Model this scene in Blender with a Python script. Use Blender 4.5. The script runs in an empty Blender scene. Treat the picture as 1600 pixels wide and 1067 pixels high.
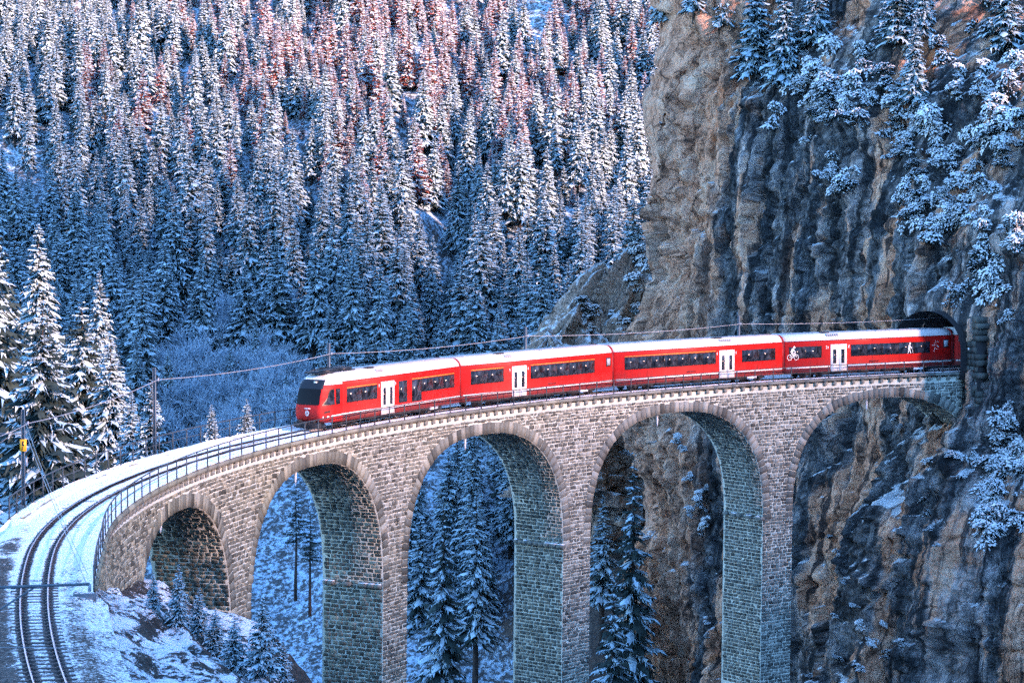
import bpy, math, random
import numpy as np
from mathutils import Vector, Matrix

SC = bpy.context.scene
COL = SC.collection
rad = math.radians

# ------------------------------------------------------------------ camera
CAM = np.array([-129.7857, -68.9200, 15.7597])
YAW, PITCH, ROLL, FPX = 0.5231068, 0.0492739, 0.0102152, 3954.2
F2 = np.array([math.sin(YAW), math.cos(YAW)])      # horizontal view direction
R2 = np.array([math.cos(YAW), -math.sin(YAW)])     # horizontal right
fwd = np.array([F2[0]*math.cos(PITCH), F2[1]*math.cos(PITCH), -math.sin(PITCH)])
rgt = np.array([R2[0], R2[1], 0.0]); upv = np.cross(rgt, fwd)
rgt, upv = math.cos(ROLL)*rgt + math.sin(ROLL)*upv, math.cos(ROLL)*upv - math.sin(ROLL)*rgt
cam_data = bpy.data.cameras.new('camera'); cam = bpy.data.objects.new('camera', cam_data)
COL.objects.link(cam); SC.camera = cam
cam.matrix_world = Matrix(((rgt[0], upv[0], -fwd[0], CAM[0]), (rgt[1], upv[1], -fwd[1], CAM[1]),
                           (rgt[2], upv[2], -fwd[2], CAM[2]), (0, 0, 0, 1)))
cam_data.sensor_width = 36; cam_data.lens = 36*FPX/1600; cam_data.clip_start = 1; cam_data.clip_end = 6000

# ------------------------------------------------------------------ light
SUN_EL = rad(18.0)
SUN_H = -0.50*F2 + 0.866*R2; SUN_H /= np.linalg.norm(SUN_H)      # horizontal direction towards the sun
world = bpy.data.worlds.new('World'); SC.world = world; world.use_nodes = True
wn = world.node_tree; bg = wn.nodes['Background']
sky = wn.nodes.new('ShaderNodeTexSky'); sky.sky_type = 'NISHITA'; sky.sun_disc = False
sky.sun_elevation = SUN_EL; sky.sun_rotation = math.atan2(SUN_H[0], SUN_H[1])
sky.altitude = 1000; sky.air_density = 1.2; sky.dust_density = 0.1; sky.ozone_density = 5.0
wn.links.new(sky.outputs[0], bg.inputs[0]); bg.inputs[1].default_value = 0.15
sd = bpy.data.lights.new('sun', 'SUN'); sd.energy = 5.0; sd.angle = rad(4.0); sd.color = (1.0, 0.58, 0.47)
sun = bpy.data.objects.new('sun', sd); COL.objects.link(sun); sun.location = (-300, -300, 300)
sv = Vector((SUN_H[0]*math.cos(SUN_EL), SUN_H[1]*math.cos(SUN_EL), math.sin(SUN_EL)))
sun.rotation_euler = sv.to_track_quat('Z', 'Y').to_euler()
SC.view_settings.view_transform = 'Standard'; SC.view_settings.look = 'None'
SC.view_settings.gamma = 1.0; SC.view_settings.exposure = 2.72
SC.render.engine = 'CYCLES'
SC.cycles.use_denoising = False
SC.cycles.use_adaptive_sampling = True; SC.cycles.adaptive_threshold = 0.025
SC.cycles.max_bounces = 4; SC.cycles.diffuse_bounces = 2; SC.cycles.glossy_bounces = 2
SC.cycles.transmission_bounces = 2; SC.cycles.transparent_max_bounces = 4
SC.cycles.sample_clamp_indirect = 6

# ------------------------------------------------------------------ helpers
RNG = np.random.default_rng(7)
RAD, SLOPE = 99.6026, 0.018244          # track curve radius and gradient

def shift_out(s):
    s = np.asarray(s, float)
    return np.where(s < 38, 0.0031*(38-s)**2, 0.0)

def tp(s, off, z):
    """point at arc length s, off metres towards the inside of the curve, z above rail level"""
    s = np.asarray(s, float); off = np.asarray(off, float)
    r = RAD - off + shift_out(s); t = s/RAD
    return np.stack(np.broadcast_arrays(-r*np.cos(t), r*np.sin(t), z + SLOPE*s), -1)

def proj(P):
    d = np.asarray(P, float) - CAM; w = d@fwd
    return np.stack([800 + FPX*(d@rgt)/w, 533.5 - FPX*(d@upv)/w], -1)

def xd(P):
    P = np.asarray(P, float)
    d = P[..., :2] - CAM[:2]
    return d@R2, d@F2

def from_xd(X, D, z):
    X = np.asarray(X, float); D = np.asarray(D, float)
    return np.stack(np.broadcast_arrays(CAM[0] + X*R2[0] + D*F2[0], CAM[1] + X*R2[1] + D*F2[1], z), -1)

def pix(px, py, D):
    """world point seen at a picture position, D metres in front of the camera"""
    d = fwd + (px-800)/FPX*rgt - (py-533.5)/FPX*upv
    return CAM + d*(D/(d[0]*F2[0] + d[1]*F2[1]))

class MB:
    """collects vertices, faces and material indices of one mesh"""
    def __init__(s): s.v = []; s.f = []; s.m = []; s.t = []; s.n = 0
    def add(s, verts, faces, mat=0, tint=None):
        verts = np.asarray(verts, float)
        s.v.append(verts); b = s.n
        s.f += [tuple(i + b for i in f) for f in faces]
        s.m += [mat]*len(faces) if not hasattr(mat, '__len__') else list(mat)
        s.t.append(np.full(len(verts), 0.5 if tint is None else tint))
        s.n += len(verts)
    def box(s, c, h, mat=0, M=None, tint=None):
        c = np.asarray(c, float); h = np.asarray(h, float)
        v = np.array([[x, y, z] for x in (-1, 1) for y in (-1, 1) for z in (-1, 1)])*h + c
        if M is not None: v = v@M[:3, :3].T + M[:3, 3]
        s.add(v, BOXF, mat, tint)
    def tube(s, pts, r, n=6, mat=0, cap=True):
        pts = np.asarray(pts, float); k = len(pts)
        r = np.broadcast_to(np.asarray(r, float), (k,))
        tang = np.gradient(pts, axis=0); tang /= np.linalg.norm(tang, axis=1)[:, None] + 1e-9
        ref = np.array([0, 0, 1.0]) if abs(tang[0][2]) < .9 else np.array([1.0, 0, 0])
        a = np.cross(tang, ref); a /= np.linalg.norm(a, axis=1)[:, None] + 1e-9; b = np.cross(tang, a)
        ang = np.arange(n)*2*math.pi/n
        V = pts[:, None] + r[:, None, None]*(np.cos(ang)[None, :, None]*a[:, None] + np.sin(ang)[None, :, None]*b[:, None])
        F = [(i*n + j, i*n + (j+1) % n, (i+1)*n + (j+1) % n, (i+1)*n + j) for i in range(k-1) for j in range(n)]
        if cap: F += [tuple(range(n))[::-1], tuple((k-1)*n + j for j in range(n))]
        s.add(V.reshape(-1, 3), F, mat)
    def mesh(s, name, mats, smooth=False, tint=False):
        me = bpy.data.meshes.new(name)
        v = np.concatenate(s.v) if s.v else np.zeros((0, 3))
        fill(me, v, s.f)
        for m in mats: me.materials.append(m)
        if len(mats) > 1: me.polygons.foreach_set('material_index', np.array(s.m, np.int32))
        if smooth: me.polygons.foreach_set('use_smooth', np.ones(len(s.f), bool))
        if tint:
            a = me.attributes.new('tint', 'FLOAT', 'POINT'); a.data.foreach_set('value', np.concatenate(s.t).astype(np.float32))
        me.update()
        return me

BOXF = [(0, 1, 3, 2), (4, 6, 7, 5), (0, 4, 5, 1), (2, 3, 7, 6), (0, 2, 6, 4), (1, 5, 7, 3)]

def fill(me, v, faces):
    tot = np.fromiter((len(f) for f in faces), np.int32, len(faces))
    idx = np.fromiter((i for f in faces for i in f), np.int32, int(tot.sum()))
    me.vertices.add(len(v)); me.vertices.foreach_set('co', np.asarray(v, np.float32).ravel())
    me.loops.add(len(idx)); me.loops.foreach_set('vertex_index', idx)
    me.polygons.add(len(faces))
    st = np.zeros(len(faces), np.int32); st[1:] = np.cumsum(tot)[:-1]
    me.polygons.foreach_set('loop_start', st)
    me.update(calc_edges=True)

def grid_mesh(name, P, mat, smooth=True, uv=None, keep=None):
    """P: (n,m,3) grid of points"""
    n, m, _ = P.shape
    i = np.arange(n-1)[:, None]*m + np.arange(m-1)[None]
    q = np.stack([i, i+m, i+m+1, i+1], -1).reshape(-1, 4)
    if keep is not None: q = q[keep.ravel()]
    me = bpy.data.meshes.new(name)
    me.vertices.add(n*m); me.vertices.foreach_set('co', P.astype(np.float32).ravel())
    me.loops.add(q.size); me.loops.foreach_set('vertex_index', q.astype(np.int32).ravel())
    me.polygons.add(len(q)); me.polygons.foreach_set('loop_start', np.arange(len(q), dtype=np.int32)*4)
    me.update(calc_edges=True)
    if smooth: me.polygons.foreach_set('use_smooth', np.ones(len(q), bool))
    if uv is not None:
        l = me.uv_layers.new(name='UVMap'); l.data.foreach_set('uv', uv.reshape(-1, 2)[q.ravel()].astype(np.float32).ravel())
    me.materials.append(mat)
    return me

def obj(name, me, parent=None, M=None):
    o = bpy.data.objects.new(name, me); COL.objects.link(o)
    if parent is not None: o.parent = parent
    if M is not None: o.matrix_local = M
    return o

def tag(o, label=None, cat=None, group=None, kind=None):
    if label: o['label'] = label
    if cat: o['category'] = cat
    if group: o['group'] = group
    if kind: o['kind'] = kind
    return o

def thing(name, label, cat, M=None, loc=None, group=None):
    o = bpy.data.objects.new(name, None); COL.objects.link(o); o.empty_display_size = .5
    if M is not None: o.matrix_world = M
    if loc is not None: o.location = loc
    return tag(o, label, cat, group)

def hash2(ix, iy, seed):
    h = (ix.astype(np.int64)*374761393 + iy.astype(np.int64)*668265263 + seed*1442695041) & 0xFFFFFFFF
    h = ((h ^ (h >> 13))*1274126177) & 0xFFFFFFFF
    return ((h ^ (h >> 16)) & 0xFFFFFF)/float(0xFFFFFF)

def vnoise(x, y, seed=0):
    x = np.asarray(x, float); y = np.asarray(y, float)
    ix = np.floor(x); iy = np.floor(y); fx = x-ix; fy = y-iy
    fx = fx*fx*fx*(fx*(fx*6-15)+10); fy = fy*fy*fy*(fy*(fy*6-15)+10)
    a = hash2(ix, iy, seed); b = hash2(ix+1, iy, seed); c = hash2(ix, iy+1, seed); d = hash2(ix+1, iy+1, seed)
    return (a*(1-fx)+b*fx)*(1-fy) + (c*(1-fx)+d*fx)*fy

def fbm(x, y, seed=0, oct=4, gain=.5):
    r = 0; a = 1; t = 0
    for k in range(oct):
        r = r + a*(vnoise(np.asarray(x)*2**k + 17.3*k, np.asarray(y)*2**k - 9.1*k, seed+k)*2-1); t += a; a *= gain
    return r/t

def facets(x, y, seed):
    """broken, angular relief: every cell of a jittered grid is a tilted plane"""
    x = np.asarray(x, float); y = np.asarray(y, float)
    ix = np.floor(x); iy = np.floor(y); best = np.full(x.shape, 1e9); out = np.zeros(x.shape)
    for a in (-1, 0, 1):
        for b in (-1, 0, 1):
            cx_ = ix+a; cy_ = iy+b
            px_ = cx_ + hash2(cx_, cy_, seed); py_ = cy_ + hash2(cx_, cy_, seed+1)
            d = (x-px_)**2 + (y-py_)**2
            v = hash2(cx_, cy_, seed+2)-.5 + (hash2(cx_, cy_, seed+3)-.5)*1.3*(x-px_) + (hash2(cx_, cy_, seed+4)-.35)*1.3*(y-py_)
            m = d < best; best = np.where(m, d, best); out = np.where(m, v, out)
    return out

def smax(a, b, k):
    h = np.clip(.5 + .5*(a-b)/k, 0, 1)
    return b*(1-h) + a*h + k*h*(1-h)

def sstep(a, b, x):
    t = np.clip((np.asarray(x, float)-a)/(b-a), 0, 1); return t*t*(3-2*t)

# ------------------------------------------------------------------ materials
def mat(name, color=(.5, .5, .5), rough=.6, metal=0.0, spec=.5):
    m = bpy.data.materials.new(name); m.use_nodes = True
    b = m.node_tree.nodes['Principled BSDF']
    b.inputs['Base Color'].default_value = (*color, 1); b.inputs['Roughness'].default_value = rough
    b.inputs['Metallic'].default_value = metal; b.inputs['Specular IOR Level'].default_value = spec
    return m

class NT:
    """small shorthand for node trees"""
    def __init__(s, m): s.t = m.node_tree; s.n = s.t.nodes; s.b = s.n['Principled BSDF']
    def new(s, ty, **kw):
        n = s.n.new(ty)
        for k, v in kw.items():
            if hasattr(n, k): setattr(n, k, v)
        return n
    def link(s, a, b): s.t.links.new(a, b)
    def coord(s, what='Object'): return s.new('ShaderNodeTexCoord').outputs[what]
    def mapping(s, src, scale=(1, 1, 1), rot=(0, 0, 0), loc=(0, 0, 0)):
        n = s.new('ShaderNodeMapping'); n.inputs['Scale'].default_value = scale
        n.inputs['Rotation'].default_value = rot; n.inputs['Location'].default_value = loc
        s.link(src, n.inputs[0]); return n.outputs[0]
    def noise(s, src, scale, detail=5, rough=.6, dist=0.0):
        n = s.new('ShaderNodeTexNoise'); n.inputs['Scale'].default_value = scale
        n.inputs['Detail'].default_value = detail; n.inputs['Roughness'].default_value = rough
        n.inputs['Distortion'].default_value = dist; s.link(src, n.inputs['Vector']); return n.outputs['Fac']
    def ramp(s, src, stops, interp='LINEAR'):
        n = s.new('ShaderNodeValToRGB'); cr = n.color_ramp; cr.interpolation = interp
        while len(cr.elements) < len(stops): cr.elements.new(.5)
        for e, (p, c) in zip(cr.elements, stops):
            e.position = p; e.color = (*c, 1) if hasattr(c, '__len__') else (c, c, c, 1)
        s.link(src, n.inputs[0]); return n.outputs[0]
    def mix(s, fac, a, b, mode='MIX'):
        n = s.new('ShaderNodeMix', data_type='RGBA', blend_type=mode)
        for sock, v in ((n.inputs[0], fac), (n.inputs[6], a), (n.inputs[7], b)):
            if hasattr(v, 'is_linked'): s.link(v, sock)
            elif hasattr(v, '__len__'): sock.default_value = (*v, 1)
            else: sock.default_value = v
        return n.outputs[2]
    def math(s, op, a, b=None, clamp=False):
        n = s.new('ShaderNodeMath', operation=op); n.use_clamp = clamp
        for sock, v in zip(n.inputs, (a, b)):
            if v is None: continue
            if hasattr(v, 'is_linked'): s.link(v, sock)
            else: sock.default_value = v
        return n.outputs[0]
    def maprange(s, v, a, b, c=0, d=1):
        n = s.new('ShaderNodeMapRange'); s.link(v, n.inputs[0])
        for i, x in enumerate((a, b, c, d)): n.inputs[1+i].default_value = x
        return n.outputs[0]
    def normal_z(s):
        g = s.new('ShaderNodeNewGeometry'); x = s.new('ShaderNodeSeparateXYZ'); s.link(g.outputs['Normal'], x.inputs[0]); return x.outputs[2]
    def bump(s, h, strength=.5, dist=.05):
        n = s.new('ShaderNodeBump'); n.inputs['Strength'].default_value = strength; n.inputs['Distance'].default_value = dist
        s.link(h, n.inputs['Height']); s.link(n.outputs[0], s.b.inputs['Normal']); return n
    def color(s, c): s.link(c, s.b.inputs['Base Color'])
    def attr(s, name): n = s.new('ShaderNodeAttribute', attribute_name=name); return n.outputs['Fac']

SNOW = (.80, .86, .94)
M = {}
def m_snow():
    m = mat('snow', SNOW, .6, spec=.3); t = NT(m); c = t.coord()
    n = t.noise(c, 1.4, 6, .6); t.color(t.ramp(n, [(.3, (.70, .79, .92)), (.7, (.84, .89, .95))]))
    t.bump(t.noise(c, 5, 6, .65), .5, .12); return m
M['snow'] = m_snow()

def m_ground():          # snow lying on a steep mountainside, rock where it is too steep
    m = mat('snowy_ground', SNOW, .8, spec=.2); t = NT(m); c = t.coord()
    n1 = t.noise(c, .35, 7, .65); n2 = t.noise(c, 2.2, 6, .7)
    nz = t.normal_z()
    k = t.math('ADD', t.math('MULTIPLY', t.math('SUBTRACT', n2, .5), .55), nz)
    k = t.math('ADD', k, t.math('MULTIPLY', t.math('SUBTRACT', n1, .5), .7))
    rock = t.ramp(t.noise(c, 1.1, 8, .7), [(.3, (.03, .028, .03)), (.55, (.10, .085, .075)), (.8, (.2, .17, .15))])
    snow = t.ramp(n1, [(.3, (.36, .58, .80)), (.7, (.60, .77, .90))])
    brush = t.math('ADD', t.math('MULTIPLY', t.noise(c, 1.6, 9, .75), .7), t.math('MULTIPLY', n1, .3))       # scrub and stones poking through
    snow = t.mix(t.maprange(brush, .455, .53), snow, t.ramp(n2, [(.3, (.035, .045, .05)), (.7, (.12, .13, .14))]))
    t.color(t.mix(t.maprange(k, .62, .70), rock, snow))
    t.bump(n2, .6, .35); return m
M['ground'] = m_ground()

def m_bank():
    m = mat('snowy_bank', SNOW, .8, spec=.2); t = NT(m); c = t.coord()
    n1 = t.noise(t.mapping(c, (.5, .5, 1.4)), 1.0, 8, .72); n2 = t.noise(t.mapping(c, (1, 1, 2.2)), 3.5, 7, .72)
    nz = t.normal_z()
    k = t.math('ADD', t.math('MULTIPLY', t.math('SUBTRACT', n2, .5), 1.0), nz)
    k = t.math('ADD', k, t.math('MULTIPLY', t.math('SUBTRACT', n1, .5), 1.5))
    rock = t.ramp(t.noise(c, 2.2, 10, .8), [(.35, (.010, .011, .012)), (.52, (.045, .043, .04)), (.7, (.17, .155, .14))])
    snow = t.ramp(n1, [(.3, (.66, .77, .90)), (.7, (.84, .88, .94))])
    t.color(t.mix(t.maprange(k, .84, .94), rock, snow))
    t.bump(t.math('ADD', n2, n1), .8, .3); return m
M['bank'] = m_bank()

def m_cliff():
    m = mat('cliff_rock', (.2, .2, .2), .9, spec=.2); t = NT(m)
    c = t.coord('UV')                                     # u along the wall (+30), v height, in metres
    sx = t.new('ShaderNodeSeparateXYZ'); t.link(c, sx.inputs[0])
    grain = t.noise(t.mapping(c, (1, .7, 1)), 3.4, 12, .85)
    mid = t.noise(t.mapping(c, (.5, .28, 1), loc=(2, 9, 0)), 1.0, 10, .68)
    band = t.noise(t.mapping(c, (.42, .030, 1), loc=(4.1, 1.7, 0)), 1.0, 5, .55, .12)      # broad vertical bands
    drip = t.noise(t.mapping(c, (1.5, .055, 1), loc=(3, 7, 0)), 1.0, 8, .62, .1)           # seepage streaks
    patch = t.noise(t.mapping(c, (.13, .07, 1), loc=(6.6, 2.4, 0)), 1.0, 6, .6)
    gr = t.math('ADD', t.math('MULTIPLY', grain, .5), t.math('MULTIPLY', mid, .5))
    slate = t.ramp(gr, [(.40, (.006, .009, .012)), (.47, (.05, .06, .068)), (.53, (.16, .175, .185)), (.60, (.46, .47, .48))])
    grey = t.ramp(gr, [(.38, (.02, .02, .022)), (.45, (.17, .16, .155)), (.51, (.48, .44, .42)), (.59, (.80, .75, .71))])
    tan = t.ramp(gr, [(.37, (.10, .04, .024)), (.43, (.50, .25, .15)), (.50, (.86, .48, .31)), (.58, (.97, .70, .52))])
    rust = t.ramp(gr, [(.40, (.12, .03, .012)), (.5, (.55, .17, .06)), (.62, (.78, .38, .18))])
    col = t.mix(t.maprange(band, .47, .55), slate, grey)
    col = t.mix(t.maprange(t.math('ADD', band, t.math('MULTIPLY', t.math('SUBTRACT', patch, .5), .8)), .53, .58), col, tan)
    edge = t.maprange(t.math('ADD', sx.outputs[0], t.math('MULTIPLY', mid, 7.0)), 44.5, 40.5)   # tan buttress on the free edge, warm light painted into its colour
    col = t.mix(t.math('MULTIPLY', edge, .9), col, tan)
    col = t.mix(t.math('MULTIPLY', t.maprange(patch, .60, .66), t.maprange(mid, .45, .55)), col, rust)
    dk = t.math('MULTIPLY', t.maprange(drip, .525, .59), t.maprange(edge, .9, .2, .35, 1))
    col = t.mix(t.math('MULTIPLY', dk, .9), col, t.ramp(gr, [(.35, (.008, .012, .016)), (.7, (.06, .075, .085))]))
    col = t.mix(t.math('MULTIPLY', t.maprange(drip, .40, .33), .5), col, (.42, .42, .41))
    # joints and fractures
    wv = t.new('ShaderNodeTexNoise'); wv.inputs['Scale'].default_value = .5; wv.inputs['Detail'].default_value = 6; t.link(c, wv.inputs['Vector'])
    va = t.new('ShaderNodeVectorMath', operation='MULTIPLY_ADD'); t.link(wv.outputs['Color'], va.inputs[0]); va.inputs[1].default_value = (2.4, 2.4, 0); t.link(c, va.inputs[2])
    cuts = None
    for sc_, wd in (((.33, .10, 1), .035), ((.95, .34, 1), .05)):
        v_ = t.new('ShaderNodeTexVoronoi', feature='DISTANCE_TO_EDGE'); v_.inputs['Scale'].default_value = 1.0; t.link(t.mapping(va.outputs[0], sc_), v_.inputs['Vector'])
        q = t.maprange(v_.outputs['Distance'], 0, wd); cuts = q if cuts is None else t.math('MULTIPLY', cuts, q)
    col = t.mix(t.math('MULTIPLY', t.math('SUBTRACT', 1.0, cuts), t.maprange(mid, .35, .6, 1, .3)), col, (.012, .014, .016))
    nz = t.normal_z()
    k = t.math('ADD', nz, t.math('MULTIPLY', t.math('SUBTRACT', grain, .5), 1.1))
    col = t.mix(t.maprange(k, .72, .80), col, (.74, .84, .90))
    t.color(col)
    cr = cuts
    t.bump(t.math('ADD', t.math('ADD', t.math('MULTIPLY', grain, 1.6), mid), t.math('MULTIPLY', cr, .35)), 1.0, .28); return m
M['cliff'] = m_cliff()
def m_spur():
    m = mat('snowy_outcrop', (.3, .3, .3), .9, spec=.2); t = NT(m); c = t.coord()
    n1 = t.noise(c, .9, 10, .75); n2 = t.noise(c, 3.0, 10, .8)
    rock = t.ramp(n2, [(.34, (.03, .028, .026)), (.46, (.24, .19, .155)), (.60, (.52, .42, .35)), (.72, (.75, .66, .58))])
    k = t.math('ADD', t.math('MULTIPLY', t.normal_z(), .35), t.math('ADD', t.math('MULTIPLY', n1, .6), t.math('MULTIPLY', n2, .4)))
    t.color(t.mix(t.maprange(k, .70, .78), rock, (.70, .82, .90))); t.bump(n2, 1.0, .25); return m
M['spur'] = m_spur()

def m_stone():
    m = mat('viaduct_limestone', (.2, .2, .2), .9, spec=.2); t = NT(m); c = t.coord()
    tint = t.attr('tint'); n = t.noise(c, 9, 7, .7); L = t.noise(c, .09, 4, .55)
    cool = t.ramp(tint, [(0, (.066, .074, .070)), (.5, (.172, .192, .180)), (1, (.37, .405, .375))])
    warm = t.ramp(tint, [(0, (.074, .082, .062)), (.45, (.198, .214, .156)), (.8, (.37, .378, .255)), (1, (.44, .415, .255))])
    # yellowish stone towards the open end of the bridge, greyer stone towards the rock
    sx = t.new('ShaderNodeSeparateXYZ'); t.link(c, sx.inputs[0])
    g = t.math('ADD', t.maprange(sx.outputs[0], -85, 5, .75, -.2), t.math('MULTIPLY', t.math('SUBTRACT', L, .5), 1.6), True)
    col = t.mix(g, cool, warm)
    col = t.mix(t.maprange(n, .25, .75, 0, 1), t.mix(1.0, col, (.62, .62, .62), 'MULTIPLY'), col)
    # lime run-off and soot streaks down the faces
    stn = t.noise(t.mapping(c, (.9, .9, .09)), 1.0, 6, .6)
    col = t.mix(t.math('MULTIPLY', t.maprange(stn, .56, .68), .55), col, (.05, .055, .055))
    col = t.mix(t.math('MULTIPLY', t.maprange(stn, .40, .30), .45), col, (.46, .47, .42))
    t.color(col); t.bump(t.noise(c, 14, 6, .7), .7, .04); return m
M['stone'] = m_stone()

def m_mortar():
    m = mat('mortar', (.5, .48, .45), .95, spec=.1); t = NT(m); c = t.coord()
    n = t.noise(c, .5, 6, .65); f = t.noise(c, 6, 5, .6)
    col = t.ramp(n, [(.3, (.39, .44, .40)), (.6, (.57, .63, .56)), (.8, (.67, .73, .64))])
    t.color(t.mix(t.maprange(f, .45, .8, .0, .4), col, (.16, .15, .145))); t.bump(f, .6, .05); return m
M['mortar'] = m_mortar()

def m_bed():             # ballast under thin snow, bare along the rails; uv = (offset from track centre, arc length)
    m = mat('snowy_ballast', SNOW, .85, spec=.2); t = NT(m); uv = t.coord('UV'); c = t.coord()
    sx = t.new('ShaderNodeSeparateXYZ'); t.link(uv, sx.inputs[0]); u = sx.outputs[0]; s = sx.outputs[1]
    vo = t.new('ShaderNodeTexVoronoi'); vo.inputs['Scale'].default_value = 9; t.link(c, vo.inputs['Vector'])
    fine = t.noise(c, 6.5, 6, .75); big = t.noise(c, .8, 5, .6)
    au = t.math('ABSOLUTE', u); dr = t.math('ABSOLUTE', t.math('SUBTRACT', au, .5))
    bare = t.maprange(dr, .30, .08)                                   # beside each rail
    side = t.math('MULTIPLY', t.maprange(au, .9, 1.3), t.maprange(au, 2.1, 1.7))
    openl = t.maprange(s, 46, 18)                                      # off the bridge the ballast shows through
    farl = t.math('MULTIPLY', t.maprange(u, -.8, -1.5), t.maprange(s, 50, 36))
    thr = t.math('ADD', t.math('MULTIPLY', bare, .34), t.math('MULTIPLY', side, .05))
    thr = t.math('ADD', thr, t.math('MULTIPLY', openl, .16))
    thr = t.math('ADD', thr, t.math('MULTIPLY', farl, t.maprange(big, .35, .65, .10, .34)))
    k = t.math('ADD', t.math('ADD', t.math('MULTIPLY', fine, .75), t.math('MULTIPLY', big, .25)), thr)
    gravel = t.ramp(vo.outputs['Color'], [(0, (.025, .022, .022)), (.6, (.08, .07, .065)), (1, (.2, .18, .165))])
    snow = t.ramp(big, [(.3, (.80, .82, .87)), (.7, (.88, .88, .90))])
    t.color(t.mix(t.maprange(k, .63, .70), snow, gravel))
    t.bump(t.math('ADD', fine, vo.outputs['Distance']), .7, .08); return m
M['bed'] = m_bed()

def m_needles():
    m = mat('needles', (.02, .035, .03), .8, spec=.2); t = NT(m); c = t.coord()
    t.color(t.ramp(t.noise(c, 2.5, 4, .6), [(.3, (.016, .030, .032)), (.7, (.040, .068, .062))])); return m
M['needles'] = m_needles()
M['shrub_snow'] = mat('snow_on_shrubs', (.74, .82, .87), .7, spec=.2)
M['glow_red'] = mat('glow_red_twigs', (.19, .055, .045), .85, spec=.2)  # reddened twigs: warm glow of the upper forest put into the colour
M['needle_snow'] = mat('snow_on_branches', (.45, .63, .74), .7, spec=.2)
def m_bark():
    m = mat('bark', (.05, .04, .035), .95, spec=.1); t = NT(m); c = t.coord()
    t.color(t.ramp(t.noise(t.mapping(c, (3, 3, .6)), 2, 5, .6), [(.3, (.025, .022, .022)), (.7, (.09, .075, .065))])); return m
M['bark'] = m_bark()
M['frost'] = mat('frosted_twigs', (.42, .55, .66), .8, spec=.2)

def m_paint(name, color, rough=.35, dirt=.25, grime=False):
    m = mat(name, color, rough); t = NT(m); c = t.coord()
    n = t.noise(t.mapping(c, (.7, .7, 2)), 1.2, 6, .65)
    d = t.math('MULTIPLY', t.maprange(n, .45, .8), dirt)
    t.color(t.mix(d, color, tuple(x*.45+.02 for x in color)))
    t.b.inputs['Specular IOR Level'].default_value = .3
    if grime:                                            # brake dust low on the sides, streaks from the roof edge
        sx = t.new('ShaderNodeSeparateXYZ'); t.link(c, sx.inputs[0])
        stk = t.noise(t.mapping(c, (3.5, .2, .35)), 1.0, 6, .65)
        low = t.math('MULTIPLY', t.maprange(sx.outputs[2], 1.7, .5), t.maprange(stk, .3, .65, .15, .75))
        base = t.b.inputs['Base Color'].links[0].from_socket
        t.color(t.mix(t.math('ADD', low, t.math('MULTIPLY', t.maprange(stk, .55, .75), .22)), base, (.09, .035, .03)))
    t.link(t.maprange(n, .3, .7, rough, rough+.2), t.b.inputs['Roughness']); return m
M['red'] = m_paint('red_paint', (.50, .003, .002), .5, .15, True)
M['darkred'] = m_paint('dark_red_paint', (.20, .005, .008), .5, .5, True)
M['white'] = m_paint('white_paint', (.82, .82, .80), .35, .12)
M['roof'] = m_paint('roof_white', (.68, .69, .70), .5, .3, False)
M['roofgrey'] = m_paint('roof_grey', (.30, .34, .38), .6, .4)
M['yellow'] = mat('yellow_stripe', (.48, .29, .04), .5)
M['black'] = mat('black_frame', (.012, .012, .014), .4)
M['dark'] = m_paint('underframe', (.022, .024, .028), .7, .5)
M['navy'] = mat('dark_fairing', (.012, .02, .03), .4, spec=.2)
def m_glass():
    m = mat('window_glass', (.012, .016, .022), .18, spec=.25); t = NT(m); c = t.coord()
    n = t.noise(t.mapping(c, (1.6, 1, 1)), 1.6, 5, .6, .6)          # seats and people dimly seen behind the pane
    t.color(t.ramp(n, [(.42, (.006, .008, .012)), (.58, (.035, .045, .065)), (.72, (.07, .08, .10))])); return m
M['glass'] = m_glass()
M['windscreen'] = mat('windscreen_glass', (.006, .007, .009), .25, spec=.12)
def m_steel(name, color, rough):
    m = mat(name, color, rough, .3); t = NT(m); c = t.coord()
    t.color(t.mix(t.maprange(t.noise(c, 2.5, 6, .7), .4, .75, 0, .6), color, (.05, .035, .03))); return m
M['railing'] = m_steel('railing_steel', (.045, .065, .075), .5)
M['pole'] = m_steel('galvanised_steel', (.10, .14, .17), .5)
M['wire'] = mat('wire', (.30, .34, .38), .5, .3)
M['railsteel'] = mat('rail_steel', (.03, .028, .03), .6, .4)
M['railtop'] = mat('rail_head', (.45, .55, .68), .25, .9)
M['sleeper'] = m_steel('steel_sleeper', (.045, .045, .05), .7)
M['ice'] = mat('ice', (.65, .74, .82), .25)
M['signyellow'] = mat('sign_yellow', (.85, .42, .01), .5)
M['cabinlight'] = mat('lamp_glass', (.75, .75, .7), .2)

# ------------------------------------------------------------------ terrain
S_END = 57.0                                                      # where the bank ends and the bridge begins
_ss = np.arange(-60, S_END+.1, 1.0)
TRK = tp(_ss, 0*_ss, 0*_ss)
_e0 = tp(np.array([S_END]), 0, 0)[0]; _e1 = tp(np.array([S_END+1]), 0, 0)[0]
TAN = (_e1-_e0)[:2]; TAN /= np.linalg.norm(TAN); LEFT = np.array([-TAN[1], TAN[0]])

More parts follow.
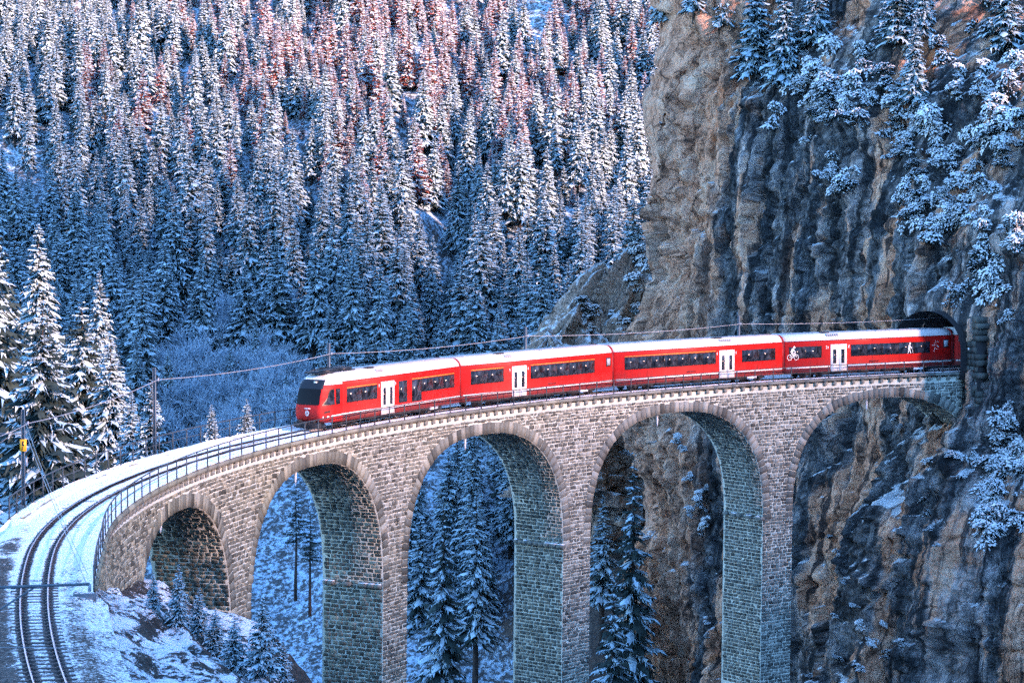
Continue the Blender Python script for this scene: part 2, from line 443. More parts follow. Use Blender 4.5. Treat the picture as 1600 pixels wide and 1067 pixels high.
def bank_z(P2, near_k=.40, far_k=.13):
    """height of the bank that carries the line up to the bridge"""
    P2 = np.asarray(P2, float); sh = P2.shape[:-1]; Q = P2.reshape(-1, 2)
    out = np.zeros(len(Q))
    for a in range(0, len(Q), 20000):
        q = Q[a:a+20000]
        d2 = ((q[:, None, :] - TRK[None, :, :2])**2).sum(-1); i = d2.argmin(1); d = np.sqrt(d2[np.arange(len(q)), i])
        r = np.hypot(q[:, 0], q[:, 1]); trk_r = np.hypot(TRK[i, 0], TRK[i, 1])
        left = np.clip((r-trk_r)/np.maximum(d, .5), -1, 1)          # +1 outside of curve, -1 inside
        sn = _ss[i]; e = d-2.4
        ahead = (i == len(TRK)-1)
        near = TRK[i, 2] - .25 - .35*sstep(1.6, 3, d) - 3.6*sstep(30, 57, sn)*sstep(.9, 2.4, d) - .45*np.clip(e, 0, 6.5) - 1.15*np.maximum(0, e-6.5)
        far = TRK[i, 2] - .25 - .35*sstep(1.6, 3, d) - np.where(ahead, .34, far_k)*np.maximum(0, d-3.0)
        w = sstep(-.15, .5, left)
        out[a:a+20000] = near*(1-w) + far*w
    return out.reshape(sh)

def far_z(X, D):
    z = -39 + .60*(D-290)
    z = z + 5.0*fbm(X/38., D/38., 3, 4) + 1.2*fbm(X/7., D/7., 9, 3)
    z = z + 25*np.exp(-((X-14)/9.)**2 - ((D-306)/22.)**2)                           # shoulder that carries the rocky spur
    z = z - 5*np.exp(-((X-(-9+(D-380)*.06))/5.)**2)*sstep(330, 350, D)             # snow gully
    return z

def ground_z(X, D):
    X = np.asarray(X, float); D = np.asarray(D, float)
    P = from_xd(X, D, 0)[..., :2]
    b = bank_z(P) + .8*fbm(X/9., D/9., 21, 3)*sstep(8, 20, np.abs(X+22)+0*D)
    z = smax(far_z(X, D), b, 4.0)
    z = smax(z, -60 + 3*fbm(X/20., D/20., 5, 3), 6)
    hill = 14.0 - .235*np.maximum(D, -20) + .1*np.abs(X)
    z = np.where(D < 110, smax(z, hill, 2.0), z)
    return z

FX0, FX1, FD0, FD1 = -48.0, 4.0, 66.0, 172.0                      # finely modelled bank near the camera
def in_fine(X, D): return (X > FX0+2.) & (X < FX1-2.) & (D > FD0+2.) & (D < FD1-2.)

Xs = np.concatenate([np.arange(-420, -140, 14.), np.arange(-140, 120, 1.6), np.arange(120, 420, 14.)])
Ds = np.concatenate([np.arange(-120, 60, 8.), np.arange(60, 520, 1.6), np.arange(520, 900, 12.)])
GX, GD = np.meshgrid(Xs, Ds, indexing='ij')
GZ = ground_z(GX, GD); GZ = GZ - 3.0*in_fine(GX, GD)
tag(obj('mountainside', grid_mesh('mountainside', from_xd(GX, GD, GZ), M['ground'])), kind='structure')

def bank_fine_z(X, D):
    P = from_xd(X, D, 0)[..., :2]
    d = np.sqrt(((P[..., None, :] - TRK[None, None, ::2, :2])**2).sum(-1)).min(-1) if P.ndim == 3 else \
        np.sqrt(((P[..., None, :] - TRK[::2, :2])**2).sum(-1)).min(-1)
    rough = sstep(2.4, 5.5, d)
    z = ground_z(X, D)
    rid = 1-np.abs(fbm(X/3.2 + .3*D/3., D/5.5, 40, 4))
    z = z + rough*(1.1*fbm(X/4., D/6., 31, 5) + 1.5*(rid-.75) + .25*fbm(X/.9, D/1.3, 33, 3))
    # do not bury the track or the wing wall
    return z - .18*(1-rough)
bx = np.arange(FX0, FX1+.01, .36); bd = np.arange(FD0, FD1+.01, .42)
BX, BD = np.meshgrid(bx, bd, indexing='ij')
BZ = np.concatenate([bank_fine_z(BX[i:i+20], BD[i:i+20]) for i in range(0, len(bx), 20)])
edge = np.minimum(np.minimum(BX-FX0, FX1-BX), np.minimum(BD-FD0, FD1-BD))
BZ = BZ - .6*(1-sstep(0, 3, edge))
tag(obj('embankment', grid_mesh('embankment', from_xd(BX, BD, BZ), M['bank'])), kind='structure')

# the ridge is added out of view to shape the light: it keeps the low sun off the valley floor,
# and the sun comes through gaps shaped in its crest on to the bridge and upper forest
def ridge():
    dist = 820.0
    side = np.array([-SUN_H[1], SUN_H[0]])
    u = np.concatenate([np.arange(-1400, 0, 25.), np.arange(0, 450, 6.), np.arange(450, 1401, 25.)]); w = np.linspace(-500, 500, 41)
    U, Wd = np.meshgrid(u, w, indexing='ij')
    crest = np.interp(u, [-1400, -500, -100, 40, 90, 205, 236, 258, 292, 308, 328, 350, 378, 398, 420, 600, 1400],
                      [330, 400, 420, 360, 311, 311, 400, 452, 440, 392, 322, 292, 292, 345, 440, 420, 360])
    Z = -60 + (crest[:, None]+60)*np.clip(1-np.abs(Wd)/500., 0, 1)**.9 + 6*fbm(U/70., Wd/70., 78, 4)*(np.abs(Wd) > 30)
    c = CAM[:2] + SUN_H*dist
    P = np.stack([c[0]+side[0]*U+SUN_H[0]*Wd, c[1]+side[1]*U+SUN_H[1]*Wd, Z], -1)
    tag(obj('added_shade_ridge', grid_mesh('added_shade_ridge', P, M['ground'])), kind='structure')
ridge()

# ------------------------------------------------------------------ cliff
CPX = np.array([[19, 330], [15.0, 275], [13.2, 252], [20, 243.5], [28, 236], [33.0, 225.5], [37.2, 217.2], [42.0, 210.5], [50, 204.5], [62, 197.5], [90, 176]])
seg = np.linalg.norm(np.diff(CPX, axis=0), axis=1); CU = np.concatenate([[0], np.cumsum(seg)]); CU -= CU[2]      # u=0 at the free corner
def cliff_plan(u):
    return np.interp(u, CU, CPX[:, 0]), np.interp(u, CU, CPX[:, 1])
U_PORTAL = CU[6]
PORT_P = tp(np.array([167.3]), 0, 0)[0]
def cliff_pt(u, z):
    u = np.asarray(u, float); z = np.asarray(z, float)
    X = (np.interp(u-1.5, CU, CPX[:, 0])+np.interp(u, CU, CPX[:, 0])+np.interp(u+1.5, CU, CPX[:, 0]))/3
    D = (np.interp(u-1.5, CU, CPX[:, 1])+np.interp(u, CU, CPX[:, 1])+np.interp(u+1.5, CU, CPX[:, 1]))/3
    dX = np.interp(u+1, CU, CPX[:, 0])-np.interp(u-1, CU, CPX[:, 0]); dD = np.interp(u+1, CU, CPX[:, 1])-np.interp(u-1, CU, CPX[:, 1])
    L = np.hypot(dX, dD); nX, nD = dD/L, -dX/L                    # towards the camera
    X = X + (2.2*fbm(z/11., u*0+.3, 301, 4) + 1.6*facets(z/5., u*.1, 305))*sstep(9, 0, u)*sstep(-20, -2, u)
    wob = 2.0*fbm(u/14., z/22., 60, 3)
    rib = 1-np.abs(fbm((u+wob)/6.0, z/42., 50, 4))*1.6
    xw = u + .5*fbm(u/3., z/4., 101, 3); zw = z + .6*fbm(u/4., z/4., 104, 3) + .35*u
    slab = 1.5*facets(xw/4.5, zw/15., 201) + .75*facets(xw/1.6, zw/5.5, 211) + .34*facets(xw/.7, zw/1.7, 221) + .16*facets(xw/.35, zw/.55, 231)
    crack = np.abs(fbm(u/6., z/5.0, 110, 4)); crack2 = np.abs(fbm((u+wob)/1.6, z/10., 114, 4))
    rough_ = (hash2(np.floor(u*97), np.floor(z*89), 77)-.5)
    h = slab + .10*rough_ - .55*sstep(.10, .0, crack) - .45*sstep(.12, .0, crack2) + .26*fbm(u/.6, z/.75, 117, 3) + 1.7*(rib-.4) + 1.6*fbm(u/9., z/15., 52, 4) + .5*fbm((u+wob)/2.0, z/9., 54, 4) + .15*fbm(u/.7, z/1.6, 57, 3)
    # ledges where snow and shrubs hold
    lz = z + 5*fbm(u/12., z/40., 65, 3) + .35*u
    lf = (lz/9.0) % 1.0
    led = sstep(.05, .6, vnoise(u/11., np.floor(lz/9.0)*3.7, 66)-.25)
    h = h + led*(.8*(sstep(0, .14, lf) - lf))*sstep(12, 18, u)
    # upper part leans back, foot leans out
    h = h - .10*np.maximum(0, z-8) - np.maximum(0, z-27)*.55*sstep(5, 14, u) - .5*np.maximum(0, z-14)*sstep(24, 40, u)
    h = h + .13*np.maximum(0, -6-z)*sstep(3, 18, u) + 2.0*sstep(-5, -16, z)*sstep(10, 26, u)
    h = h*sstep(-8, 0, u) - .03*np.maximum(0, z)
    # hollow above and beside the tunnel mouth
    pz = z - PORT_P[2]
    du = u - U_PORTAL
    near = sstep(5.5, 3.2, np.hypot(du, (pz-2)*.8))
    h = h*(1-.75*near) + 1.5*near
    h = h + 6.5*sstep(-2.5, -13.5, pz + 3.0*fbm(u/2.5, z/3.0, 88, 4))*sstep(-6.5, -1.5, du)
    return X + nX*h, D + nD*h
cu = np.concatenate([np.arange(CU[0], -2, 1.2), np.arange(-2, 46, .20), np.arange(46, CU[-1], .7)])
cz = np.concatenate([np.arange(-64, -28, 1.0), np.arange(-28, 46, .24), np.arange(46, 90, 1.0)])
UU, ZZ = np.meshgrid(cu, cz, indexing='ij')
CX_, CD_ = cliff_pt(UU, ZZ)
CP = from_xd(CX_, CD_, ZZ)
# mouth of the tunnel: leave out the faces inside its profile
tun_dir = (tp(np.array([171.]), 0, 0)[0]-tp(np.array([169.]), 0, 0)[0]); tun_dir /= np.linalg.norm(tun_dir)
lat = np.hypot(CP[..., 0], CP[..., 1]) - RAD; zr = CP[..., 2] - PORT_P[2]; ssx = np.arctan2(CP[..., 1], -CP[..., 0])*RAD
inside = (np.abs(lat-.5) < 3.1) & (zr > -.9) & (zr < 1.9 + np.sqrt(np.maximum(0, 3.1**2-(lat-.5)**2))) & (ssx > 150)
fi = inside[:-1, :-1] & inside[1:, :-1] & inside[:-1, 1:] & inside[1:, 1:]
tag(obj('cliff', grid_mesh('cliff', CP, M['cliff'], smooth=False, uv=np.stack([UU+30, ZZ], -1), keep=~fi)), kind='structure')

def cliff_at(px, py, out=0.0):
    """point of the wall seen at a picture position"""
    d2 = (CQ[:, 0]-px)**2 + (CQ[:, 1]-py)**2
    i = np.nonzero(d2 < 36.0)[0]
    i = i[np.argmin(CDEP[i])] if len(i) else int(np.argmin(d2))
    return CV[i] - np.array([F2[0], F2[1], 0])*out
CV = CP.reshape(-1, 3); CV = CV[(CV[:, 2] > -32) & (CV[:, 2] < 60)]; CQ = proj(CV); CDEP = (CV-CAM)@fwd

# ------------------------------------------------------------------ viaduct
A0, DA, NARCH, HALF, RISE, POW, ZCR = 66.689, 22.945, 5, 9.85, 9.3, 2.6, -1.82
FACE, FACEF = 2.30, -2.45                       # near and far wall faces
WALL0, WALL1 = 29.5, 166.4
RINGT = .82
centres = [A0 + DA*k for k in range(NARCH)]
def face_off(s):                                 # the wing wall swings a little before the first arch
    s = np.asarray(s, float)
    return FACE + np.interp(s, [27, 39, 50], [-.1, .22, 0.0])
def intr(x):                                     # intrados height at distance x from the crown
    x = np.clip(np.abs(x)/HALF, 0, 1)
    return ZCR - RISE*(1-(1-x**POW)**(1/POW))
def opening_bottomless(s, z, grow=0.0):
    """True where (s, z) lies inside an arch opening grown by some metres"""
    s = np.asarray(s, float); z = np.asarray(z, float); r = np.zeros(np.broadcast(s, z).shape, bool)
    for c in centres:
        x = np.abs(s-c); a = HALF+grow; b = RISE+grow
        t = np.clip((z-(ZCR-RISE))/b, 0, 1)
        r |= (x < a*(1-t**POW)**(1/POW)) & (z < ZCR+grow)
    return r

via = thing('stone_viaduct', 'tall curved grey stone railway viaduct with round arches and slender piers', 'viaduct')
# mortar core with the arch openings
core = MB()
TOPZ, BOT = -.32, -64.0
cols = [np.linspace(WALL0, centres[0]-HALF, 40)]
for k, c in enumerate(centres):
    th = np.linspace(-math.pi/2, math.pi/2, 61); cols.append(c + HALF*np.sin(th))
    nx = centres[k+1]-HALF if k+1 < NARCH else c+HALF+.3
    cols.append(np.linspace(c+HALF, nx, 8))
for ci, sarr in enumerate(cols):
    arch = ci % 2 == 1
    if sarr[0] > WALL1+.3: continue
    if sarr[-1] > WALL1: sarr = np.minimum(sarr, WALL1 + 1e-3*np.arange(len(sarr))/len(sarr))
    if sarr[-1] - sarr[0] < .02: continue
    zb = intr(sarr-centres[ci//2]) if arch else np.full(len(sarr), BOT if sarr[-1] < 168.4 else -9.0)
    fo = face_off(sarr)
    nt = tp(sarr, fo, TOPZ); nb = tp(sarr, fo, zb); ft = tp(sarr, FACEF, TOPZ); fb = tp(sarr, FACEF, zb)
    n = len(sarr)
    core.add(np.concatenate([nt, nb, ft, fb]), [(i, i+1, n+i+1, n+i) for i in range(n-1)] + [(2*n+i+1, 2*n+i, 3*n+i, 3*n+i+1) for i in range(n-1)]
             + [(i+1, i, 2*n+i, 2*n+i+1) for i in range(n-1)] + ([(n+i, n+i+1, 3*n+i+1, 3*n+i) for i in range(n-1)] if arch else []))
for c in centres:
    for sgn in (-1, 1):
        s = c + sgn*HALF
        bot = BOT if s < 168 else -9.0
        core.add(np.concatenate([tp(np.array([s, s]), np.array([FACE, FACEF]), ZCR-RISE), tp(np.array([s, s]), np.array([FACEF, FACE]), bot)]), [(0, 1, 2, 3)])
core.add(np.concatenate([tp(np.array([WALL0, WALL0]), np.array([face_off(WALL0), FACEF]), TOPZ), tp(np.array([WALL0, WALL0]), np.array([FACEF, face_off(WALL0)]), -20)]), [(0, 1, 2, 3)])
obj('mortar_core', core.mesh('mortar_core', [M['mortar']]), via)

def stone_block(corners, base, prot, rng):
    """8 vertices: corners (4x3) on the wall, pushed along base (4x3 outward unit vectors)"""
    c = corners; mid = c.mean(0)
    front = mid + (c-mid)*.86 + rng.normal(0, .012, (4, 3)) + base*(prot + rng.normal(0, .014, (4, 1)))
    back = c - base*.10
    return np.concatenate([back, front])
STF = [(4, 5, 6, 7), (0, 1, 5, 4), (1, 2, 6, 5), (2, 3, 7, 6), (3, 0, 4, 7)]
stones = []          # (verts, tint, depth, on near face)
rng = np.random.default_rng(11)

def lay_near():
    z = TOPZ - .42
    while z > -25.5:
        h = rng.uniform(.20, .34); zm = z-h/2
        cuts = [WALL0+.05]
        for c in centres:
            if zm < ZCR-RISE: w = HALF
            else:
                tq = min(max((zm-(ZCR-RISE))/(RISE+RINGT), 0), 1); w = (HALF+RINGT)*(1-tq**POW)**(1/POW) if zm < ZCR+RINGT else 0
                w = max(0, w-.10) if w else 0
            if w: cuts += [c-w, c+w]
        cuts.append(WALL1)
        for a, b_ in zip(cuts[0::2], cuts[1::2]):
            if b_-a < .12: continue
            n = max(1, int(round((b_-a)/.44))); e = np.cumsum(np.concatenate([[0], rng.uniform(.45, 1.6, n)])); e = a + e/e[-1]*(b_-a)
            for s, s2 in zip(e[:-1], e[1:]):
                if s < 57 and z < -14: continue
                g = .02; zj = rng.normal(0, .016, 4); sj = rng.normal(0, .016, 4)*((e[1]-e[0]) > .3)
                cs = np.array([s+g, s2-g, s2-g, s+g])+sj; cz_ = np.array([z-h+g, z-h+g, z-g, z-g])+zj
                c3 = tp(cs, face_off(cs), cz_); tt_ = cs/RAD
                nrm = np.stack([np.cos(tt_), -np.sin(tt_), 0*tt_], -1)
                stones.append((stone_block(c3, nrm, rng.uniform(.03, .075), rng), float(np.clip(rng.normal(.52, .27), 0, 1)), None, True))
        z -= h
lay_near()

def lay_sides():
    # pier flanks that face the open end of the bridge, and the soffit above them
    for ci, c in enumerate(centres):
        xx = HALF*np.sin(np.linspace(0, math.pi/2, 200)); zz = intr(xx)
        cur = np.stack([c+xx, zz], -1)
        ext = np.stack([np.full(40, c+HALF), np.linspace(ZCR-RISE, -25, 41)[1:]], -1)
        cur = np.concatenate([cur, ext]); arc = np.concatenate([[0], np.cumsum(np.linalg.norm(np.diff(cur, axis=0), axis=1))])
        a = 0.05
        while a < arc[-1]-.5:
            h = rng.uniform(.22, .33)
            p0 = np.array([np.interp(a+.02, arc, cur[:, 0]), np.interp(a+.02, arc, cur[:, 1])])
            p1 = np.array([np.interp(a+h-.02, arc, cur[:, 0]), np.interp(a+h-.02, arc, cur[:, 1])])
            d = p1-p0; d /= np.linalg.norm(d); nrm2 = np.array([d[1], -d[0]])          # into the opening
            if ci == NARCH-1 and p0[1] < -9.5: break
            if nrm2[0] > 0 and nrm2[1] > 0: nrm2 = -nrm2
            if (c-p0[0])*nrm2[0] + (-30-p0[1])*nrm2[1] < 0: nrm2 = -nrm2
            o = FACEF + .05 + rng.uniform(0, .2)
            while o < FACE-.12:
                w = rng.uniform(.32, .7); o2 = min(o+w, FACE-.02)
                if o2-o > .2:
                    js = rng.normal(0, .012, 4)
                    ss_ = np.array([p0[0], p0[0], p1[0], p1[0]]); zz_ = np.array([p0[1], p0[1], p1[1], p1[1]])
                    oo = np.array([o+.02, o2-.02, o2-.02, o+.02])+js
                    c3 = tp(ss_, oo, zz_); t = ss_/RAD
                    nrm = np.stack([np.sin(t)*nrm2[0], np.cos(t)*nrm2[0], np.full(4, nrm2[1])], -1)
                    stones.append((stone_block(c3, nrm, rng.uniform(.02, .06), rng), float(np.clip(rng.normal(.30, .22), 0, 1)), None, False))
                o = o2
            a += h
lay_sides()
dep = np.array([np.linalg.norm(s[0].mean(0)-CAM) + (0 if s[3] else 1e3) for s in stones])
size = np.array([np.linalg.norm(s[0][5]-s[0][7]) for s in stones])
vis = proj(np.array([s[0].mean(0) for s in stones])); inview = (vis[:, 1] < 1040) & (vis[:, 0] > 0)
order = np.argsort(-(size/dep)*inview)
single = set(order[:290].tolist())
rest = MB()
for i, sdat in enumerate(stones):
    if i in single:
        b = MB(); b.add(sdat[0], STF, 0, sdat[1]); obj('stone', b.mesh('stone', [M['stone']], tint=True), via)
    else: rest.add(sdat[0], STF, 0, sdat[1])
tag(obj('masonry_stones', rest.mesh('masonry_stones', [M['stone']], tint=True), via), kind='stuff')

# arch rings
for ci, c in enumerate(centres):
    x = HALF*np.sin(np.linspace(-math.pi/2, math.pi/2, 400)); z = intr(x)
    P = np.stack([c+x, z], -1); arc = np.concatenate([[0], np.cumsum(np.linalg.norm(np.diff(P, axis=0), axis=1))])
    n = 59; e = np.linspace(0, arc[-1], n+1)
    for k in range(n):
        a, b = e[k]+.018, e[k+1]-.018
        q = np.array([[np.interp(t, arc, P[:, 0]), np.interp(t, arc, P[:, 1])] for t in (a, b)])
        tg = np.array([[np.interp(t+.05, arc, P[:, j])-np.interp(t-.05, arc, P[:, j]) for j in (0, 1)] for t in (a, b)])
        tg /= np.linalg.norm(tg, axis=1)[:, None]; nr = np.stack([-tg[:, 1], tg[:, 0]], -1)
        if (nr[:, 1] < -.2).any(): nr = -nr
        if q[0, 0] > WALL1 - .1 or q[1, 0] > WALL1: continue
        T = RINGT + rng.normal(0, .05)
        o = q + nr*T
        cs = np.array([q[0, 0], q[1, 0], o[1, 0], o[0, 0]]); cz_ = np.array([q[0, 1]-.0, q[1, 1], o[1, 1], o[0, 1]])
        if cs.max() > WALL1+.3: continue
        c3 = tp(cs, face_off(cs), cz_); t = cs/RAD; nrm = np.stack([np.cos(t), -np.sin(t), 0*t], -1)
        b_ = MB(); v = stone_block(c3, nrm, rng.uniform(.085, .12), rng); mid = c3.mean(0)
        v[4:] = mid + (c3-mid)*.93 + nrm*(.055+rng.normal(0, .014)) + rng.normal(0, .008, (4, 3))
        b_.add(v, STF, 0, float(np.clip(rng.normal(.55, .24), 0, 1)))
        obj('voussoir', b_.mesh('voussoir', [M['stone']], tint=True), via)

# corbels, coping slabs, icicles, springing stones
cb = MB(); cb.box((0, 0, -.17), (.15, .14, .17), tint=.78); cb.box((0, .06, -.05), (.15, .10, .06), tint=.85)
corbel_me = cb.mesh('corbel', [M['stone']], tint=True)
def frame_at(s, off, z):
    p = tp(np.array([s]), off, z)[0]; q = tp(np.array([s+.5]), off, z)[0]
    x = q-p; x /= np.linalg.norm(x); y = np.cross([0, 0, 1.], x); y /= np.linalg.norm(y); zv = np.cross(x, y)     # y towards the outside of the curve
    return Matrix(((x[0], y[0], zv[0], p[0]), (x[1], y[1], zv[1], p[1]), (x[2], y[2], zv[2], p[2]), (0, 0, 0, 1)))
s = WALL0+.4
while s < WALL1:
    obj('corbel', corbel_me, via, frame_at(s, float(face_off(s))+.02, -.20) @ Matrix.Rotation(math.pi, 4, 'Z')); s += 1.0
def slab_strip(s0, s1, oi, oo, z0, z1):
    b = MB(); ar = np.linspace(s0, s1, 4); oi = np.broadcast_to(oi, 4); oo = np.broadcast_to(oo, 4)
    V = np.concatenate([tp(ar, oi, z1), tp(ar, oo, z1), tp(ar, oo, z0), tp(ar, oi, z0)])
    Fq = []
    for i in range(3):
        for k in range(4): a = k*4+i; c = ((k+1) % 4)*4+i; Fq.append((a, a+1, c+1, c))
    Fq += [(0, 4, 8, 12), (15, 11, 7, 3)]
    b.add(V, Fq, 0, .55+rng.normal(0, .1)); return b
s = WALL0
while s < WALL1:
    e = min(s+1.98, WALL1+.4); ar = np.linspace(s, e, 4)
    obj('coping_slab', slab_strip(s+.008, e, 1.75, face_off(ar)+.27, -.195, .03).mesh('coping_slab', [M['stone']], tint=True), via)
    if s > 48: obj('coping_slab', slab_strip(s+.008, e, -1.95, -2.75, -.195, .03).mesh('coping_slab', [M['stone']], tint=True), via)
    s += 2.0
for c in centres:
    b = MB(); x = c - 1.55; zt = float(intr(1.55))
    pts = np.array([tp(np.array([x]), 1.7, zt+.3-1.3*t)[0] for t in np.linspace(0, 1, 6)])
    b.tube(pts, [.09, .09, .085, .08, .07, .03], 7); obj('icicle', b.mesh('icicle', [M['ice']], smooth=True), via)
    if c+HALF < WALL1:
        o = FACEF+.1
        while o < FACE-.2:
            w = rng.uniform(.35, .7)
            bb = MB(); bb.box((0, 0, 0), (rng.uniform(.12, .22), w/2-.03, .13), tint=.6)
            if rng.random() < .8:
                st_ = obj('springing_stone', bb.mesh('springing_stone', [M['stone']], tint=True), via, frame_at(c+HALF-.1, o+w/2, ZCR-RISE+.15))
                if rng.random() < .6:
                    sb = MB(); sb.box((-.02, 0, .155), (.12, w/2-.05, .025)); obj('snow_cap', sb.mesh('snow_cap', [M['snow']]), st_)
            o += w

# ------------------------------------------------------------------ track bed, track
sA = np.arange(-30, 176, .35)
offs = np.concatenate([[-3.3, -2.9], np.arange(-2.6, 2.61, .1), [2.75, 2.9]])
S_, O_ = np.meshgrid(sA, offs, indexing='ij')
onb = sstep(44, 50, S_)
zb = -.06 + .025*fbm(S_/.5, O_/.5, 90, 3) + .03*fbm(S_/3, O_/2., 91, 3)
dr = np.abs(np.abs(O_)-.5)
zb -= .09*np.exp(-(dr/.13)**2)
zb = np.where(np.abs(O_) > 1.75, np.where(S_ > 49, zb+.07+.05*sstep(1.75, 2.2, np.abs(O_)), zb-.3*sstep(1.6, 2.9, np.abs(O_))), zb)
walk = (O_ > np.interp(S_, [27, 39, 52], [1.56, 1.8, 1.65])) & (S_ > 27.4)
lim = np.where(S_ > 27.4, np.interp(S_, [27, 39, 50], [2.34, 2.66, 2.44]), 3.0)
O2 = np.where((O_ > lim) & (S_ > 27.4), lim, O_)
O2 = np.where((O2 < -2.60) & (S_ > 49), -2.60, O2)
zb = np.where(walk, .085 + .02*fbm(S_/.8, O_/.8, 95, 3), zb)
zb = np.where((O_ < -2.59) & (S_ < 49), zb-.3, zb)
tag(obj('snowy_trackbed', grid_mesh('snowy_trackbed', tp(S_, O2, zb), M['bed'], uv=np.stack([O_, S_], -1))), kind='structure')
# concrete end of the near walkway
wk = MB(); wk.box((0, 0, -.25), (.14, .46, .32)); 
tag(obj('walkway_end', wk.mesh('walkway_end', [M['pole']]), None, frame_at(27.3, 1.98, 0.0)), 'blue-grey steel end plate of the snowy walkway beside the track', 'plate')

trk = thing('railway_track', 'single narrow-gauge track curving over the snowy viaduct', 'track')
for sg in (-1, 1):
    sr = np.arange(-30, 175, .8); o = sg*.535
    prof = [(-.035, 0), (.035, 0), (.035, -.04), (.012, -.05), (.012, -.13), (.06, -.15), (-.06, -.15), (-.012, -.13), (-.012, -.05), (-.035, -.04)]
    V = np.stack([tp(sr, o+a, b_) for a, b_ in prof], 1); n, k, _ = V.shape; Fq = []; Mi = []
    for i in range(n-1):
        for j in range(k): Fq.append((i*k+j, i*k+(j+1) % k, (i+1)*k+(j+1) % k, (i+1)*k+j)); Mi.append(1 if j == 0 else 0)
    b = MB(); b.add(V.reshape(-1, 3), Fq, Mi); obj('rail', b.mesh('rail', [M['railsteel'], M['railtop']]), trk)
sl = MB(); sl.box((0, 0, -.13), (.11, .95, .05)); sl.box((0, .53, -.07), (.09, .12, .03)); sl.box((0, -.53, -.07), (.09, .12, .03))
sl_me = sl.mesh('sleeper', [M['sleeper']])
for k, s in enumerate(np.arange(0, 60, .66)): obj('sleeper', sl_me, trk, frame_at(float(s), 0, .035 if s < 30 else .01))

# ------------------------------------------------------------------ railings
def railing(s0, s1, off, label, z0=.05):
    root = thing('bridge_railing', label, 'railing')
    pm = MB(); pm.box((0, 0, .5), (.03, .03, .56)); pm.box((0, 0, .0), (.09, .09, .015)); pme = pm.mesh('post', [M['railing']])
    n = int(round((s1-s0)/2.02)); ss_ = np.linspace(s0, s1, n+1)
    for s in ss_: obj('post', pme, root, frame_at(float(s), float(off(s)), z0))
    for h, r in ((1.05, .035), (.55, .022)):
        b = MB(); a = np.linspace(s0, s1, n*3+1); b.tube(np.stack([tp(np.array([x]), off(x), z0+h)[0] for x in a]), r, 6)
        obj('rail', b.mesh('rail', [M['railing']]), root)
    return root
railing(27.6, 166.3, lambda s: float(face_off(s))+.13, 'grey steel railing along the near edge of the viaduct, in front of the train')
fr = railing(49.2, 166.0, lambda s: -2.62, 'grey steel railing along the far edge of the viaduct deck, behind the track')

# ------------------------------------------------------------------ poles and wires
POLE_S = [54.39, 77.49, 100.92, 124.07, 147.17]
HW = [4.15, 4.45, 4.45, 4.45, 4.45]
names = ['steel mast with a yellow warning sign at the open end of the viaduct', 'bare steel mast on the far edge, between the sign mast and the train',
         'steel mast rising behind the cab of the leading car', 'steel mast rising behind the second car of the train', 'steel mast rising behind the third car, against the rock']
for k, s in enumerate(POLE_S):
    MW = frame_at(s, -2.95, 0); root = thing('catenary_mast', names[k], 'mast', MW, group='masts along the viaduct')
    h = 4.85 if k == 0 else 5.15
    b = MB()
    for y in (-.075, .075): b.box((0, y, h/2-.6), (.08, .012, h/2+.6))
    b.box((0, 0, h/2-.6), (.012, .063, h/2+.6)); obj('shaft', b.mesh('shaft', [M['pole']]), root)
    b = MB(); b.box((0, 0, -.1), (.2, .22, .12)); obj('base_plate', b.mesh('base_plate', [M['pole']]), root)
    b = MB(); b.tube([(0, -.10, HW[k]+.0), (0, -.24, HW[k])], .03, 6); b.tube([(0, -.24, HW[k]-.1), (0, -.24, HW[k]+.1)], .05, 6); obj('insulator', b.mesh('insulator', [M['wire']]), root)
    if k == 0:
        # bracket reaching out to the side away from the bridge
        dirv = (-R2[0], -R2[1], 0); Mi_ = MW.to_3x3().inverted(); dl = np.array(Mi_ @ Vector(dirv)); dl[2] = 0
        b = MB(); p0 = np.array([0, 0, 3.62]); b.tube([p0, p0+dl*3.2], .035, 6); b.tube([p0+dl*.5, p0+dl*3.2+np.array([0, 0, -1.9])], .025, 6); obj('bracket', b.mesh('bracket', [M['pole']]), root)
        toc = Mi_ @ Vector(CAM - np.array(MW.translation)); ang = math.atan2(toc[1], toc[0])
        sg = MB(); sg.box((.13, 0, 3.05), (.012, .165, .3)); 
        yaw = Matrix.Rotation(ang, 4, 'Z'); so = obj('warning_sign', sg.mesh('warning_sign', [M['signyellow']]), root, yaw)
        zz = [(-.05, .22), (.05, .22), (.0, .05), (.07, .05), (-.03, -.16), (.02, -.16), (-.05, -.25), (-.09, -.13), (-.06, -.14), (-.02, -.02), (-.08, -.02)]
        bm = MB(); bm.add([(.146, a, 3.05+c) for a, c in zz], [tuple(range(len(zz)))]); obj('lightning_symbol', bm.mesh('lightning_symbol', [M['black']]), so)
        b = MB(); b.box((.0, -.16, 2.2), (.08, .05, .2)); obj('switch_box', b.mesh('switch_box', [M['wire']]), root)
def wire(pts, label, r=.016, sag=.25):
    b = MB()
    out = []
    for a, c in zip(pts[:-1], pts[1:]):
        t = np.linspace(0, 1, 10)[:-1]; out += list(np.asarray(a)+(np.asarray(c)-np.asarray(a))*t[:, None] - np.array([0, 0, 1])*(4*sag*t*(1-t))[:, None])
    out.append(np.asarray(pts[-1])); b.tube(np.array(out), r, 5)
    tag(obj('overhead_wire', b.mesh('overhead_wire', [M['wire']])), label, 'wire')
ins = [np.array(frame_at(s, -2.95, 0) @ Vector((0, -.24, h))) for s, h in zip(POLE_S, HW)]
first = pix(-60, 690, 118)
wire([first] + ins + [tp(np.array([171.]), -2.2, 4.6)[0]], 'feeder wire strung from mast to mast behind the train', .022)
